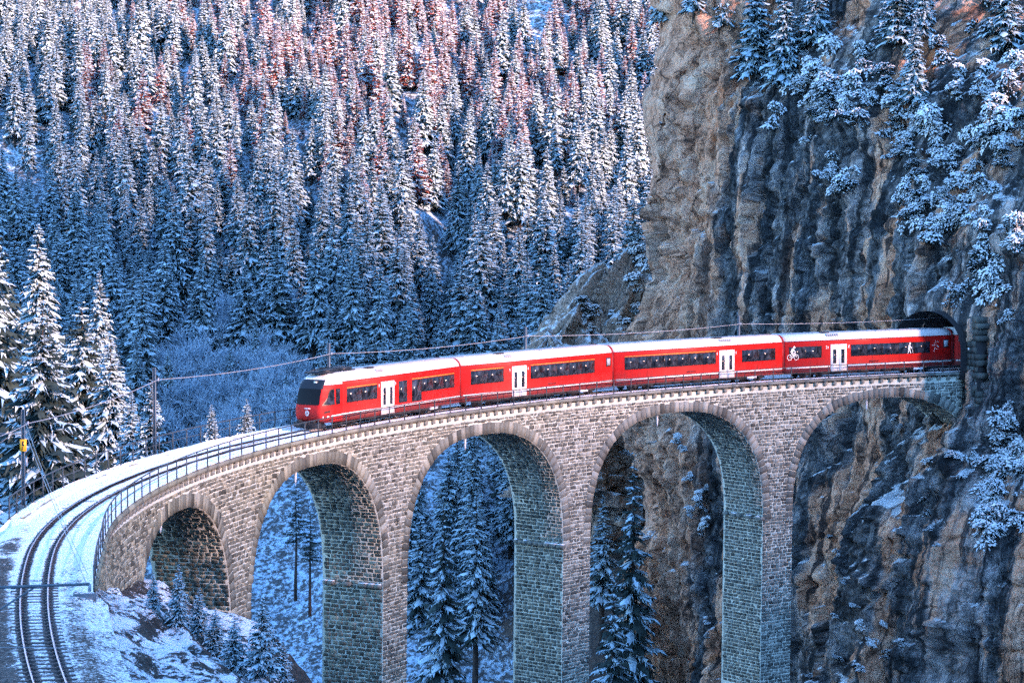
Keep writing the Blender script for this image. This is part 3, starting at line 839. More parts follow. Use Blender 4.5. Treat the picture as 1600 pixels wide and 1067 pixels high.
# cantilever in the foreground
mr = thing('catenary_mast', 'steel cantilever arm reaching over the track at the lower left', 'mast', frame_at(1.6, -4.1, 0), group='masts along the viaduct')
b = MB(); b.box((0, 0, 2.4), (.09, .09, 3.4)); obj('shaft', b.mesh('shaft', [M['pole']]), mr)
Minv = frame_at(1.6, -4.1, 0).inverted()
tip = np.array(Minv @ Vector(tp(np.array([1.44]), .27, 4.8)[0])); root0 = np.array(Minv @ Vector(tp(np.array([1.9]), -4.05, 4.83)[0]))
b = MB(); b.tube([root0, tip], .045, 8); obj('arm', b.mesh('arm', [M['pole']], smooth=True), mr)
b = MB(); b.tube([np.array([0, 0, 3.3]), root0+(tip-root0)*.62+np.array([0, 0, -.03])], .03, 6); obj('strut', b.mesh('strut', [M['pole']], smooth=True), mr)
b = MB(); b.tube([tip, tip+np.array([0, 0, -.22])], .05, 6); obj('insulator', b.mesh('insulator', [M['wire']]), mr)
tipw = tp(np.array([1.44]), .2, 4.75)[0]
wire([tipw, np.array(frame_at(54.39, -2.95, 0) @ Vector((0, -.12, 3.7)))], 'contact wire running from the foreground arm to the sign mast', .012, .1)
wire([tipw+np.array([0, 0, .35]), np.array(frame_at(54.39, -2.95, 0) @ Vector((0, -.12, 4.2)))], 'carrier wire running just above the contact wire at the left', .010, .25)
wire([pix(-40, 1010, 68), pix(120, 1012, 68)], 'thin cross wire at the lower left below the arm', .008, .0)

# ------------------------------------------------------------------ train
HWID = 1.33
def car_matrix(s0, s1):
    A = tp(np.array([s0]), 0, 0)[0]; B = tp(np.array([s1]), 0, 0)[0]; L = np.linalg.norm(B-A)
    x = (B-A)/L; y = np.cross([0, 0, 1.], x); y /= np.linalg.norm(y); z = np.cross(x, y)         # x rearwards, y to the far side
    return Matrix(((x[0], y[0], z[0], A[0]), (x[1], y[1], z[1], A[1]), (x[2], y[2], z[2], A[2]), (0, 0, 0, 1))), L

def extrude(prof, xs, closed=False):
    """sweep a (y,z) profile along x"""
    prof = np.asarray(prof, float); k = len(prof)
    V = np.array([[x, a, c] for x in xs for a, c in prof]); F = []
    for i in range(len(xs)-1):
        for j in range(k if closed else k-1):
            F.append((i*k+j, i*k+(j+1) % k, (i+1)*k+(j+1) % k, (i+1)*k+j))
    F += [tuple(range(k))[::-1], tuple((len(xs)-1)*k+j for j in range(k))]
    return V, F
BODY = [(-HWID, .92), (-HWID-.0, 1.6), (-HWID, 2.9), (-1.31, 3.06), (-1.27, 3.13), (1.27, 3.13), (1.31, 3.06), (HWID, 2.9), (HWID, .92)]
SKIRT = [(-1.25, .50), (-1.315, .62), (-1.322, .92), (1.322, .92), (1.315, .62), (1.25, .50)]
ROOF = [(-1.30, 3.12), (-1.29, 3.17), (-1.20, 3.36), (-1.02, 3.54), (-.82, 3.64), (.82, 3.64), (1.02, 3.54), (1.20, 3.36), (1.29, 3.17), (1.30, 3.12)]
def sub(name, parent, build, mats, smooth=False):
    b = MB(); build(b); return obj(name, b.mesh(name, mats, smooth), parent)

def panes(win, x0, x1, z0, z1, n, side):
    w = (x1-x0-.10)/n
    for i in range(n):
        a = x0+.05+i*w+.035; c = x0+.05+(i+1)*w-.035
        sub('pane', win, lambda b: b.box(((a+c)/2, side*(HWID+.024), (z0+z1)/2), ((c-a)/2, .004, (z1-z0)/2-.06)), [M['glass']])
def window(root, x0, x1, z0, z1, n, side):
    w = sub('window', root, lambda b: b.box(((x0+x1)/2, side*(HWID+.008), (z0+z1)/2), ((x1-x0)/2, .012, (z1-z0)/2)), [M['black']])
    panes(w, x0, x1, z0, z1, n, side); return w
def door(root, x0, x1, side):
    mid = (x0+x1)/2
    for a, c in ((x0, mid-.015), (mid+.015, x1)):
        d = sub('door', root, lambda b: b.box(((a+c)/2, side*(HWID+.006), 1.64), ((c-a)/2, .014, 1.10)), [M['white']])
        m_ = (a+c)/2
        sub('pane', d, lambda b: b.box((m_, side*(HWID+.022), 1.75), (.17, .006, .58)), [M['glass']])
    sub('door_gap', root, lambda b: b.box((mid, side*(HWID+.004), 1.64), (.016, .010, 1.10)), [M['black']])
    sub('door_step', root, lambda b: b.box((mid, side*(HWID-.02), .47), ((x1-x0)/2, .07, .03)), [M['dark']])
def stripe(root, name, x0, x1, z0, z1, m_, side, pr=.006):
    sub(name, root, lambda b: b.box(((x0+x1)/2, side*(HWID+pr-.004), (z0+z1)/2), ((x1-x0)/2, .006, (z1-z0)/2)), [m_])
def bogie(root, x):
    bo = sub('bogie', root, lambda b: (b.box((x, -.86, .42), (1.35, .07, .13)), b.box((x, .86, .42), (1.35, .07, .13)), b.box((x, 0, .45), (.35, .8, .12)),
                                      b.box((x-.75, -.93, .36), (.2, .09, .16)), b.box((x+.75, -.93, .36), (.2, .09, .16)), b.box((x, -.95, .50), (.16, .1, .2))), [M['dark']])
    for dx in (-.8, .8):
        for y in (-.55, .55):
            def wh(b):
                a = np.arange(18)*2*math.pi/18
                for r0, y0 in ((.37, 0),):
                    V = np.concatenate([np.stack([x+dx+r0*np.cos(a), np.full(18, y-.06), r0+r0*np.sin(a)], -1), np.stack([x+dx+r0*np.cos(a), np.full(18, y+.06), r0+r0*np.sin(a)], -1)])
                    b.add(V, [(i, (i+1) % 18, 18+(i+1) % 18, 18+i) for i in range(18)] + [tuple(range(18))[::-1], tuple(range(18, 36))])
            sub('wheel', bo, wh, [M['railsteel']])

def car_common(root, L, x0, vents, gang=True):
    xs = [x0, x0+(L-x0)*.5, L]
    def body(b):
        V, F = extrude(BODY, xs); b.add(V, F)
    sub('body', root, body, [M['red']])
    def skirt(b):
        V, F = extrude(SKIRT, xs); b.add(V, F)
    sub('skirt', root, skirt, [M['darkred']])
    def roof(b):
        V, F = extrude(ROOF, [x0-.02, (x0+L)/2, L-.03]); b.add(V, F)
    rf = sub('roof', root, roof, [M['roof']])
    for k in range(1, 6):
        xq = x0+(L-x0)*k/6+.21
        sub('panel_seam', root, lambda b: b.box((xq, -(HWID+.0015), 2.0), (.011, .003, 1.02)), [M['darkred']])
    sub('gutter', rf, lambda b: b.box(((x0+L)/2, -1.315, 3.10), ((L-x0)/2-.05, .02, .02)), [M['darkred']])
    sub('roof_deck', rf, lambda b: b.box(((x0+L)/2, .12, 3.655), ((L-x0)/2-.15, .78, .02)), [M['roofgrey']])
    for k in range(int((L-x0)/2.2)):
        sub('roof_rib', rf, lambda b: b.box((x0+1.1+k*2.2, .12, 3.69), (.03, .74, .025)), [M['roofgrey']])
    for a, c in vents:
        y0, z0, y1, z1 = -1.16, 3.425, -.98, 3.575
        nl = 6
        def vent(b):
            for i in range(nl):
                t = (i+.5)/nl; b.box((a+(c-a)*t, (y0+y1)/2, (z0+z1)/2), ((c-a)/nl*.33, .10, .10), M=None)
        v = sub('vent_grille', root, vent, [M['roofgrey']])
        sub('vent_hood', root, lambda b: b.box(((a+c)/2-.4, -.55, 3.70), (.42, .16, .05)), [M['dark']])
    # dark equipment slung under the floor
    def eq(b):
        r_ = np.random.default_rng(int(L*100))
        x = x0+3.6
        while x < L-4.0:
            w = r_.uniform(.6, 1.4); b.box((x+w/2, 0, .40+r_.uniform(0, .05)), (w/2, 1.12, .16)); x += w+r_.uniform(.15, .5)
    sub('underframe', root, eq, [M['dark']])
    sub('floor_pan', root, lambda b: b.box(((x0+L)/2, 0, .56), ((L-x0)/2-.1, 1.15, .06)), [M['dark']])
    for y in (-1,):
        for x in (L-3.4,):
            sub('snow_clump', root, lambda b: b.box((x, -1.1, .42), (.5, .14, .09)), [M['snow']])
    if gang:
        def gw(b):
            prof = [(-1.12, .75), (-1.12, 3.1), (-.9, 3.38), (.9, 3.38), (1.12, 3.1), (1.12, .75)]
            for i in range(5):
                k = .94 if i % 2 else 1.0
                V, F = extrude([(a*k, .75+(c-.75)*k) for a, c in prof], [L+.02+i*.11, L+.12+i*.11]); b.add(V, F)
        sub('gangway', root, gw, [M['black']])
        def ring(b):
            for i in range(len(ROOF)-1):
                pass
            V, F = extrude([(a*1.01, c+.02) for a, c in ROOF], [L-.02, L+.20]); b.add(V, F)
            for y in (-1.29, 1.29): b.box((L+.09, y, 1.95), (.11, .035, 1.18))
        sub('end_frame', root, ring, [M['darkred']])

CARLABELS = ['leading red railcar with a cab windscreen, white nose emblem and one white double door',
             'second red coach from the cab, yellow lines above both window bands',
             'third red coach from the cab, with one very long yellow-lined window band',
             'red coach with a white cyclist drawing by its window, nearest the tunnel',
             'dark red coach already inside the tunnel mouth, mostly hidden']
GRP = 'coupled cars of the red train'
spans = [(93.0, 110.75), (111.40, 129.05), (129.75, 148.05), (148.72, 165.85), (166.5, 184.0)]
roots = []
for (a, c), lb in zip(spans, CARLABELS):
    Mx, L = car_matrix(a, c); roots.append((thing('railway_car', lb, 'train car', Mx, group=GRP), L))

# --- car 1, with cab
root, L = roots[0]
NB = 2.3
car_common(root, L, NB, [(6.75, 7.65)])
lev = [(.52, .36, .80), (.75, .16, .86), (1.10, .06, .88), (1.50, .10, .88), (1.70, .16, .87), (2.2, .28, .86), (2.72, .46, .84), (2.98, .58, .82), (3.30, .90, .76), (3.5, 1.25, .68), (3.62, 1.75, .55)]
def nose_ring(z, xf, wf, top=1.0):
    full = np.interp(z, [.5, .62, 2.9, 3.13, 3.36, 3.54, 3.64], [1.25, HWID, HWID, 1.28, 1.20, 1.02, .82])
    corner = [(NB+.01, 1.0), (xf+1.25, .992), (xf+.75, .95), (xf+.38, .875), (xf+.14, .79), (xf+.03, .70)]
    pts = []
    for x, f in corner:
        w = full*f if x > xf+.6 else wf + (full-wf)*np.interp(x-xf, [.0, .6], [0, .86])
        pts.append((min(x, NB+.01), w))
    near = [(x, -w) for x, w in pts]; front = [(xf, -wf*.82), (xf-.02, -wf*.4), (xf-.03, 0), (xf-.02, wf*.4), (xf, wf*.82)]; farp = [(x, w) for x, w in pts[::-1]]
    return np.array([(x, y, z) for x, y in near+front+farp])
rings = [nose_ring(*l) for l in lev]
def nose(b):
    k = len(rings[0]); V = np.concatenate(rings); F = []; Mi = []
    for i in range(len(rings)-1):
        for j in range(k-1):
            F.append((i*k+j, i*k+j+1, (i+1)*k+j+1, (i+1)*k+j)); Mi.append(0 if lev[i+1][0] <= 3.1 else 1)
    F.append(tuple((len(rings)-1)*k+j for j in range(k))); Mi.append(1)
    F.append(tuple(range(k))[::-1]); Mi.append(0)
    b.add(V, F, Mi)
sub('cab_nose', root, nose, [M['red'], M['roof']], smooth=False)
def patch(i0, i1, j0, j1, pr):
    def f(b):
        R_ = [rings[i][j0:j1+1] + np.array([-pr, 0, 0]) for i in range(i0, i1+1)]
        k = j1-j0+1; b.add(np.concatenate(R_), [(i*k+j, i*k+j+1, (i+1)*k+j+1, (i+1)*k+j) for i in range(i1-i0) for j in range(k-1)])
    return f
kk = len(rings[0])
ws = sub('windscreen', root, patch(4, 6, 5, kk-6, .022), [M['windscreen']])
sub('wiper', ws, lambda b: b.tube([(.10, -.3, 1.74), (.30, .05, 2.15)], .012, 4), [M['black']])
fb = sub('roof_fairing', root, patch(6, 8, 4, kk-5, .03), [M['navy']])
sub('headlamp', fb, lambda b: (b.box((.74, -.30, 3.14), (.10, .17, .09)),), [M['navy']])
sub('headlamp_glass', fb, lambda b: (b.box((.63, -.30, 3.14), (.012, .12, .06)),), [M['cabinlight']])
def nosept(z, x):
    r = nose_ring(z, np.interp(z, [l[0] for l in lev], [l[1] for l in lev]), np.interp(z, [l[0] for l in lev], [l[2] for l in lev]))[:6]
    return float(np.interp(x, r[::-1, 0], r[::-1, 1]))
def sidepoly(pts, pr, nseg=6):
    def f(b):
        # polygon given as two chains (bottom, top) of (x, z)
        bot, top = pts; V = []
        for ch in (bot, top):
            ch = np.array(ch); t = np.linspace(0, 1, nseg); tt = np.linspace(0, 1, len(ch))
            for q in t:
                x = np.interp(q, tt, ch[:, 0]); z = np.interp(q, tt, ch[:, 1]); V.append((x, nosept(z, x)-pr, z))
        b.add(V, [(i, i+1, nseg+i+1, nseg+i) for i in range(nseg-1)])
    return f
cw = sub('cab_window', root, sidepoly(([(.30, 1.66), (1.35, 1.66)], [(.72, 2.15), (.95, 2.66), (1.35, 2.72)]), .02), [M['black']])
sub('pane', cw, sidepoly(([(.42, 1.72), (1.28, 1.72)], [(.78, 2.15), (1.0, 2.58), (1.28, 2.64)]), .03), [M['glass']])
cw2 = sub('cab_window', root, sidepoly(([(1.50, 1.66), (1.98, 1.66)], [(1.50, 2.70), (1.98, 2.70)]), .02, 3), [M['black']])
sub('pane', cw2, sidepoly(([(1.57, 1.73), (1.92, 1.73)], [(1.57, 2.63), (1.92, 2.63)]), .03, 3), [M['glass']])
sub('white_stripe', root, sidepoly(([(.35, .86), (NB, .90)], [(.35, .96), (NB, 1.02)]), .012), [M['white']])
sub('side_lamp', root, sidepoly(([(.40, 1.16), (.85, 1.20)], [(.45, 1.28), (.85, 1.30)]), .02, 3), [M['black']])
def emblem(b):
    a = np.arange(16)*2*math.pi/16; b.add(np.stack([np.full(16, .0), -.05+.15*np.cos(a), 1.16+.18*np.sin(a)], -1), [tuple(range(16))])
em = sub('nose_emblem', root, emblem, [M['white']])
sub('emblem_device', em, lambda b: (b.box((-.006, -.05, 1.23), (.004, .035, .08)), b.box((-.006, -.11, 1.11), (.004, .03, .05)), b.box((-.006, .02, 1.10), (.004, .03, .05))), [M['darkred']])
sub('name_plate', root, lambda b: b.box((.04, -.05, 1.46), (.02, .22, .025)), [M['white']])
def coupler(b):
    b.box((-.12, 0, .50), (.22, .16, .12)); b.box((.0, -.55, .62), (.12, .09, .09)); b.box((.0, .55, .62), (.12, .09, .09)); b.box((.12, 0, .38), (.12, 1.0, .16)); b.tube([(-.1, -.3, .7), (-.2, -.3, .45), (-.05, -.3, .3)], .03); b.tube([(-.1, .3, .7), (-.2, .3, .45), (-.05, .3, .3)], .03)
sub('coupler', root, coupler, [M['dark']])
sub('snow_plough', root, lambda b: b.add([(.05, 0, .12), (.5, -1.15, .12), (.5, 1.15, .12), (.2, 0, .45), (.55, -1.15, .45), (.55, 1.15, .45)], [(0, 1, 4, 3), (0, 3, 5, 2), (3, 4, 5), (0, 2, 1)]), [M['dark']])
def panto(b):
    b.box((3.0, .1, 3.70), (2.0, .7, .05)); b.box((2.2, -.35, 3.80), (.9, .22, .10)); b.box((4.0, -.1, 3.80), (.6, .5, .12)); b.tube([(1.2, -.5, 3.84), (2.6, -.4, 3.9), (4.2, -.5, 3.84)], .03); b.tube([(1.2, .5, 3.84), (2.6, .4, 3.9), (4.2, .5, 3.84)], .03)
sub('pantograph', root, panto, [M['navy']])
sg = -1
window(root, 2.80, 6.60, 1.68, 2.60, 2, sg); stripe(root, 'yellow_line', 2.80, 6.60, 2.635, 2.685, M['yellow'], sg)
door(root, 7.1, 8.8, sg); window(root, 9.4, 10.5, 1.16, 2.64, 1, sg)
window(root, 11.12, 12.42, 1.10, 2.60, 1, sg); window(root, 12.44, 16.95, 1.68, 2.60, 3, sg); stripe(root, 'yellow_line', 11.12, 16.95, 2.635, 2.685, M['yellow'], sg)
stripe(root, 'white_stripe', NB, 7.05, .90, 1.02, M['white'], sg); stripe(root, 'white_stripe', 8.85, L, .90, 1.02, M['white'], sg)
window(root, 2.8, 16.9, 1.68, 2.60, 7, 1); stripe(root, 'white_stripe', NB, L, .90, 1.02, M['white'], 1)
bogie(root, 3.4); bogie(root, L-3.2)
for x in (6.85, 8.98): stripe(root, 'door_mark', x-.03, x+.03, 2.4, 2.62, M['white'], sg)

def coach(i, wins, dr, small, vents, dark_grilles):
    root, L = roots[i]
    car_common(root, L, 0.0, vents, gang=True)
    for (a, c, n, yel) in wins:
        window(root, a, c, 1.70, 2.66, n, -1)
        if yel: stripe(root, 'yellow_line', a, c, 2.695, 2.745, M['yellow'], -1)
    if dr:
        door(root, dr[0], dr[1], -1); stripe(root, 'white_stripe', 0.02, dr[0]-.05, .90, 1.02, M['white'], -1); stripe(root, 'white_stripe', dr[1]+.05, L-.02, .90, 1.02, M['white'], -1)
        for x in (dr[0]-.25, dr[1]+.2): stripe(root, 'door_mark', x-.03, x+.03, 2.38, 2.60, M['white'], -1)
    else: stripe(root, 'white_stripe', .02, L-.02, .90, 1.02, M['white'], -1)
    for a, c in small:
        w = sub('window', root, lambda b: b.box(((a+c)/2, -(HWID+.008), 2.42), ((c-a)/2, .012, .34)), [M['black']])
        sub('pane', w, lambda b: b.box(((a+c)/2, -(HWID+.022), 2.42), ((c-a)/2-.08, .006, .26)), [M['roofgrey']])
    for x in dark_grilles: sub('side_grille', root, lambda b: b.box((x, -(HWID+.002), 1.22), (.5, .006, .07)), [M['darkred']])
    window(root, .9, L-.9, 1.70, 2.66, 8, 1); stripe(root, 'white_stripe', .02, L-.02, .90, 1.02, M['white'], 1)
    bogie(root, 3.0); bogie(root, L-3.0)
    return root, L
coach(1, [(.88, 4.55, 2, True), (7.68, 15.42, 5, True)], (5.52, 7.19), [(16.86, 17.43)], [(4.9, 5.75)], [10.2])
coach(2, [(.89, 10.70, 7, True), (13.64, 17.45, 2, False)], (11.10, 12.77), [], [(11.3, 12.6)], [8.0])
r4, L4 = coach(3, [(.28, 3.55, 2, False), (6.53, 14.79, 5, False)], (4.46, 6.09), [(16.22, 16.77)], [(4.1, 5.4)], [8.9])
coach(4, [(1.0, 14.0, 8, False)], None, [], [], [])
# drawings and numbers on the fourth car
y0 = -(HWID+.034)
def ringm(b, cx, cz, r, w=.035, n=18):
    a = np.arange(n)*2*math.pi/n
    V = np.concatenate([np.stack([cx+r*np.cos(a), np.full(n, y0), cz+r*np.sin(a)], -1), np.stack([cx+(r-w)*np.cos(a), np.full(n, y0), cz+(r-w)*np.sin(a)], -1)])
    b.add(V, [(i, (i+1) % n, n+(i+1) % n, n+i) for i in range(n)])
def bar(b, x0, z0, x1, z1, w):
    d = np.array([x1-x0, z1-z0]); d /= np.linalg.norm(d); nn = np.array([-d[1], d[0]])*w/2
    b.add([(x0+nn[0], y0, z0+nn[1]), (x0-nn[0], y0, z0-nn[1]), (x1-nn[0], y0, z1-nn[1]), (x1+nn[0], y0, z1+nn[1])], [(0, 1, 2, 3)])
def cyclist(b):
    ringm(b, .32, 1.82, .24); ringm(b, .98, 1.82, .24)
    for q in ((.32, 1.82, .62, 1.80, .04), (.62, 1.80, .86, 2.14, .04), (.32, 1.82, .50, 2.16, .04), (.50, 2.16, .86, 2.14, .04), (.86, 2.2, .98, 1.82, .04), (.48, 2.22, .68, 2.52, .20), (.66, 2.46, .88, 2.24, .07), (.50, 2.2, .70, 1.98, .10), (.70, 1.98, .62, 1.78, .07)): bar(b, *q)
    a = np.arange(12)*2*math.pi/12; b.add(np.stack([.78+.10*np.cos(a), np.full(12, y0-.001), 2.63+.10*np.sin(a)], -1), [tuple(range(12))])
sub('cyclist_drawing', r4, cyclist, [M['white']])
def hiker(b):
    for q in ((12.55, 2.05, 12.62, 2.42, .20), (12.55, 2.05, 12.45, 1.74, .08), (12.62, 2.05, 12.75, 1.74, .08), (12.6, 2.35, 12.85, 2.15, .07), (12.85, 2.3, 12.95, 1.75, .03)): bar(b, *q)
    a = np.arange(12)*2*math.pi/12; b.add(np.stack([12.66+.09*np.cos(a), np.full(12, y0-.001), 2.55+.09*np.sin(a)], -1), [tuple(range(12))])
sub('hiker_drawing', r4, hiker, [M['white']])
def flakes(b):
    r_ = np.random.default_rng(4)
    for k in range(22):
        x = 15.25+r_.uniform(-.25, .45); z = 2.15+r_.uniform(-.55, .5); l = r_.uniform(.04, .11); a = r_.uniform(0, 3.1); bar(b, x, z, x+l*math.cos(a), z+l*math.sin(a), .03)
y0 = -(HWID+.012)
sub('side_drawing', r4, flakes, [M['white']])
for x in (3.95, 6.25):
    cu_ = bpy.data.curves.new('class_number', 'FONT'); cu_.body = '2'; cu_.size = .34; cu_.extrude = .002; cu_.materials.append(M['white'])
    tmp = bpy.data.objects.new('class_number_curve', cu_); COL.objects.link(tmp); dg = bpy.context.evaluated_depsgraph_get()
    nm_ = bpy.data.meshes.new_from_object(tmp.evaluated_get(dg)); bpy.data.objects.remove(tmp)
    o = bpy.data.objects.new('class_number', nm_); COL.objects.link(o); o.parent = r4; o.matrix_local = Matrix.Translation((x, y0, 2.42)) @ Matrix.Rotation(math.pi/2, 4, 'X')

# ------------------------------------------------------------------ tunnel mouth
tunnel = thing('tunnel_portal', 'dark tunnel mouth with coarse stone jambs in the rock at the end of the viaduct', 'tunnel')
b = MB(); sT = np.arange(167.9, 195, 1.2); prof = [(-3.7, -.6), (-3.7, 1.9)] + [(-.5+3.2*math.cos(a), 1.9+3.2*math.sin(a)) for a in np.linspace(math.pi, 0, 15)[1:-1]] + [(2.7, 1.9), (2.7, -.6)]
V = np.stack([tp(np.where(np.arange(len(sT)) == 0, 165.9-(2.7-a)*.40, sT), a, c) for a, c in prof], 1); n, k, _ = V.shape
b.add(V.reshape(-1, 3), [(i*k+j, i*k+j+1, (i+1)*k+j+1, (i+1)*k+j) for i in range(n-1) for j in range(k-1)] + [tuple((n-1)*k+j for j in range(k))])
obj('lining', b.mesh('lining', [M['dark']]), tunnel)
r_ = np.random.default_rng(5)
# coarse blocks of the right-hand jamb, below and above deck level
b = MB(); b.box((0, 0, 0), (.5, .5, .5)); 
for z in np.arange(-7.4, -.3, .5):
    s = 166.5
    while s < 169.6:
        w = r_.uniform(.6, 1.0)
        bl = MB(); v = np.array([[x, y, q] for x in (-1, 1) for y in (-1, 1) for q in (-1, 1)])*np.array([w/2-.03, .3, .225]) + r_.normal(0, .02, (8, 3))
        bl.add(v, BOXF, 0, float(r_.uniform(.05, .5))); obj('abutment_stone', bl.mesh('abutment_stone', [M['stone']], tint=True), tunnel, frame_at(s+w/2, 1.85, float(z)-.2))
        s += w
ab = MB(); ab.box((0, 0, -4.6), (2.4, 2.15, 4.3)); obj('abutment_mortar', ab.mesh('abutment_mortar', [M['mortar']]), tunnel, frame_at(169.0, -.1, 0))
for z in np.arange(-5.4, 4.6, .52):
    o = 2.62
    while o < 4.0:
        w = r_.uniform(.5, .8)
        bl = MB(); v = np.array([[x, y, q] for x in (-1, 1) for y in (-1, 1) for q in (-1, 1)])*np.array([.5, w/2-.025, .235]) + r_.normal(0, .025, (8, 3))
        bl.add(v, BOXF, 0, float(r_.uniform(0, .35))); obj('jamb_stone', bl.mesh('jamb_stone', [M['stone']], tint=True), tunnel, frame_at(167.1+r_.normal(0, .05), o+w/2-.12, float(z)))
        o += w
jm = MB(); jm.box((0, 0, -.5), (.42, .8, 5.1)); obj('jamb_mortar', jm.mesh('jamb_mortar', [M['dark']]), tunnel, frame_at(167.15, 3.4, 0))
b = MB(); b.box((0, 0, 0), (.01, .12, .09)); obj('number_plate', b.mesh('number_plate', [M['white']]), tunnel, frame_at(166.5, 3.0, 2.0))

# ------------------------------------------------------------------ trees
def spruce(seed, h, rb, whorls=22, nb=8, low=.10, droop=.55, snow=.8, dens=1.0, seglen=4, top_pow=.85):
    """snow-laden conifer: needle sprays with snow lying on them; returns (crown MB, trunk MB)"""
    g = np.random.default_rng(seed); c = MB(); V = []; F = []; Mi = []; n0 = 0
    for i in range(whorls):
        f = low + (1-low)*(i+g.uniform(-.35, .35))/whorls
        f = min(max(f, low*.9), .985)
        R = rb*((1-f)**top_pow)*(.94 if f > .25 else .8+f*.6) + .10
        k = max(4, int(round(nb*dens*(1 if f < .8 else .7))))
        a0 = g.uniform(0, 6.28)
        for j in range(k):
            az = a0 + 6.283*j/k + g.normal(0, .25)
            r = R*g.uniform(.62, 1.12); z0 = f*h + g.normal(0, .012*h)
            d = np.array([math.cos(az), math.sin(az), 0]); sd_ = np.array([-d[1], d[0], 0])
            up0 = g.uniform(-.05, .25) + .5*max(0, f-.7); dr_ = droop*g.uniform(.75, 1.3)*(1-.5*f)
            t = np.linspace(0.05, 1, seglen+1)
            sp = d*(r*t)[:, None]; sp[:, 2] = z0 + r*(up0*t - dr_*t**1.7 + .16*t**4)
            w = r*(.155*np.sin(np.clip(t*2.6+.35, 0, 3.0)))*g.uniform(.8, 1.2)+.03
            sag = w*.55
            L_ = sp + sd_*w[:, None]; L_[:, 2] -= sag; Rr = sp - sd_*w[:, None]; Rr[:, 2] -= sag
            jj = g.normal(0, .05*r, (seglen+1, 3)); L_ += jj; Rr -= jj*.8
            m = seglen+1
            base = n0
            V += [sp, L_, Rr]; n0 += 3*m
            for q in range(seglen):
                F += [(base+q, base+q+1, base+m+q+1, base+m+q), (base+q+1, base+q, base+2*m+q, base+2*m+q+1)]; Mi += [0, 0]
            hassnow = g.random() < snow
            if hassnow:
                so = np.array([0, 0, .035+.01*r]); ww = g.uniform(.55, .95)
                base = n0; a_ = sp+so; a_[0] = sp[1]*.4+sp[0]*.6+so
                V += [a_, sp+(L_-sp)*ww+so*.8, sp+(Rr-sp)*ww+so*.8]; n0 += 3*m
                for q in range(1 if g.random() < .5 else 0, seglen):
                    F += [(base+q, base+q+1, base+m+q+1, base+m+q), (base+q+1, base+q, base+2*m+q, base+2*m+q+1)]; Mi += [1, 1]
            # hanging side twigs
            for q in range(1, seglen+1):
                for sgn, side in ((1, L_), (-1, Rr)):
                    p = side[q]; tw = r*g.uniform(.14, .30)
                    tipp = p + d*tw*.55 + sd_*sgn*tw*.6 + np.array([0, 0, -tw*g.uniform(.45, .9)])
                    e = (side[q]-side[q-1])*.5; 
                    base = n0; V.append(np.array([p, p-e, tipp])); n0 += 3; F.append((base, base+1, base+2)); Mi.append(0)
                    if hassnow and g.random() < .75:
                        o3 = np.array([0, 0, .03+.008*r]) + d*.012; base = n0
                        V.append(np.array([p+o3, p-e*.9+o3, p+(tipp-p)*g.uniform(.6, .95)+o3])); n0 += 3; F.append((base, base+1, base+2)); Mi.append(1)
    c.v = [np.concatenate(V)]; c.f = F; c.m = Mi; c.n = n0; c.t = [np.full(n0, .5)]
    tr = MB(); zz = np.linspace(-1.2, h*.97, 7); tr.tube(np.stack([.04*np.sin(zz*.7+seed), .04*np.cos(zz*.5), zz], -1), np.interp(zz, [-1.2, h], [.016*h+.05, .015]), 7)
    return c, tr

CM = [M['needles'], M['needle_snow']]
VAR = []
specs = [(1, 14, 3.7, 32, 10, .08, .62, .97), (2, 16, 3.6, 36, 10, .14, .72, .97), (3, 12, 3.3, 28, 10, .06, .55, .98), (4, 18, 3.9, 38, 10, .22, .70, .96), (5, 10, 2.9, 24, 10, .05, .5, .98), (6, 17, 3.0, 34, 9, .30, .78, .93)]
for sp_ in specs:
    c, tr = spruce(sp_[0], *sp_[1:])
    VAR.append((sp_[1], c.mesh('crown', CM), tr.mesh('trunk', [M['bark']], smooth=True), c, tr))
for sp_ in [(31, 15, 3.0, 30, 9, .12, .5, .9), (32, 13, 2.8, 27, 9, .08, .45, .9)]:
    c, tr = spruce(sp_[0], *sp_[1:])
    VAR.append((sp_[1], c.mesh('crown', [M['glow_red'], M['needle_snow']]), tr.mesh('trunk', [M['bark']], smooth=True), c, tr))
c, tr = spruce(21, 11, 3.3, 34, 11, .04, .60, .55, seglen=6); BIG = [(11, c.mesh('crown', CM), tr.mesh('trunk', [M['bark']], smooth=True))]
c, tr = spruce(22, 24, 4.0, 38, 9, .10, .85, .5, seglen=6); BIG.append((24, c.mesh('crown', CM), tr.mesh('trunk', [M['bark']], smooth=True)))
c, tr = spruce(23, 15, 2.6, 14, 6, .48, .35, .35, seglen=5, top_pow=.5); BIG.append((15, c.mesh('crown', CM), tr.mesh('trunk', [M['bark']], smooth=True)))

def tree(kind, loc, height, rot, label, group=None, name='spruce_tree', lean=(0, 0)):
    h0, cm, tm = kind[:3]; k = height/h0
    o = thing(name, label, 'tree', loc=tuple(loc), group=group); o.rotation_euler = (lean[0], lean[1], rot); kw = k*g.uniform(.85, 1.22); o.scale = (kw, kw, k)
    obj('trunk', tm, o); obj('crown', cm, o); return o

def gz(X, D): return float(ground_z(np.array([[X]]), np.array([[D]]))[0, 0])
def ground_at(px, py, d0=140, d1=520):
    """first point of the ground along the line of sight"""
    D = np.arange(d0, d1, 1.5); X = D*(px-800)/FPX
    z = CAM[2] - D*(PITCH + (py-533.5)/FPX); g_ = ground_z(X[None], D[None])[0]
    i = np.argmax(g_ > z)
    if not (g_ > z).any(): i = len(D)-1
    return X[i], D[i], g_[i]

g = np.random.default_rng(33)
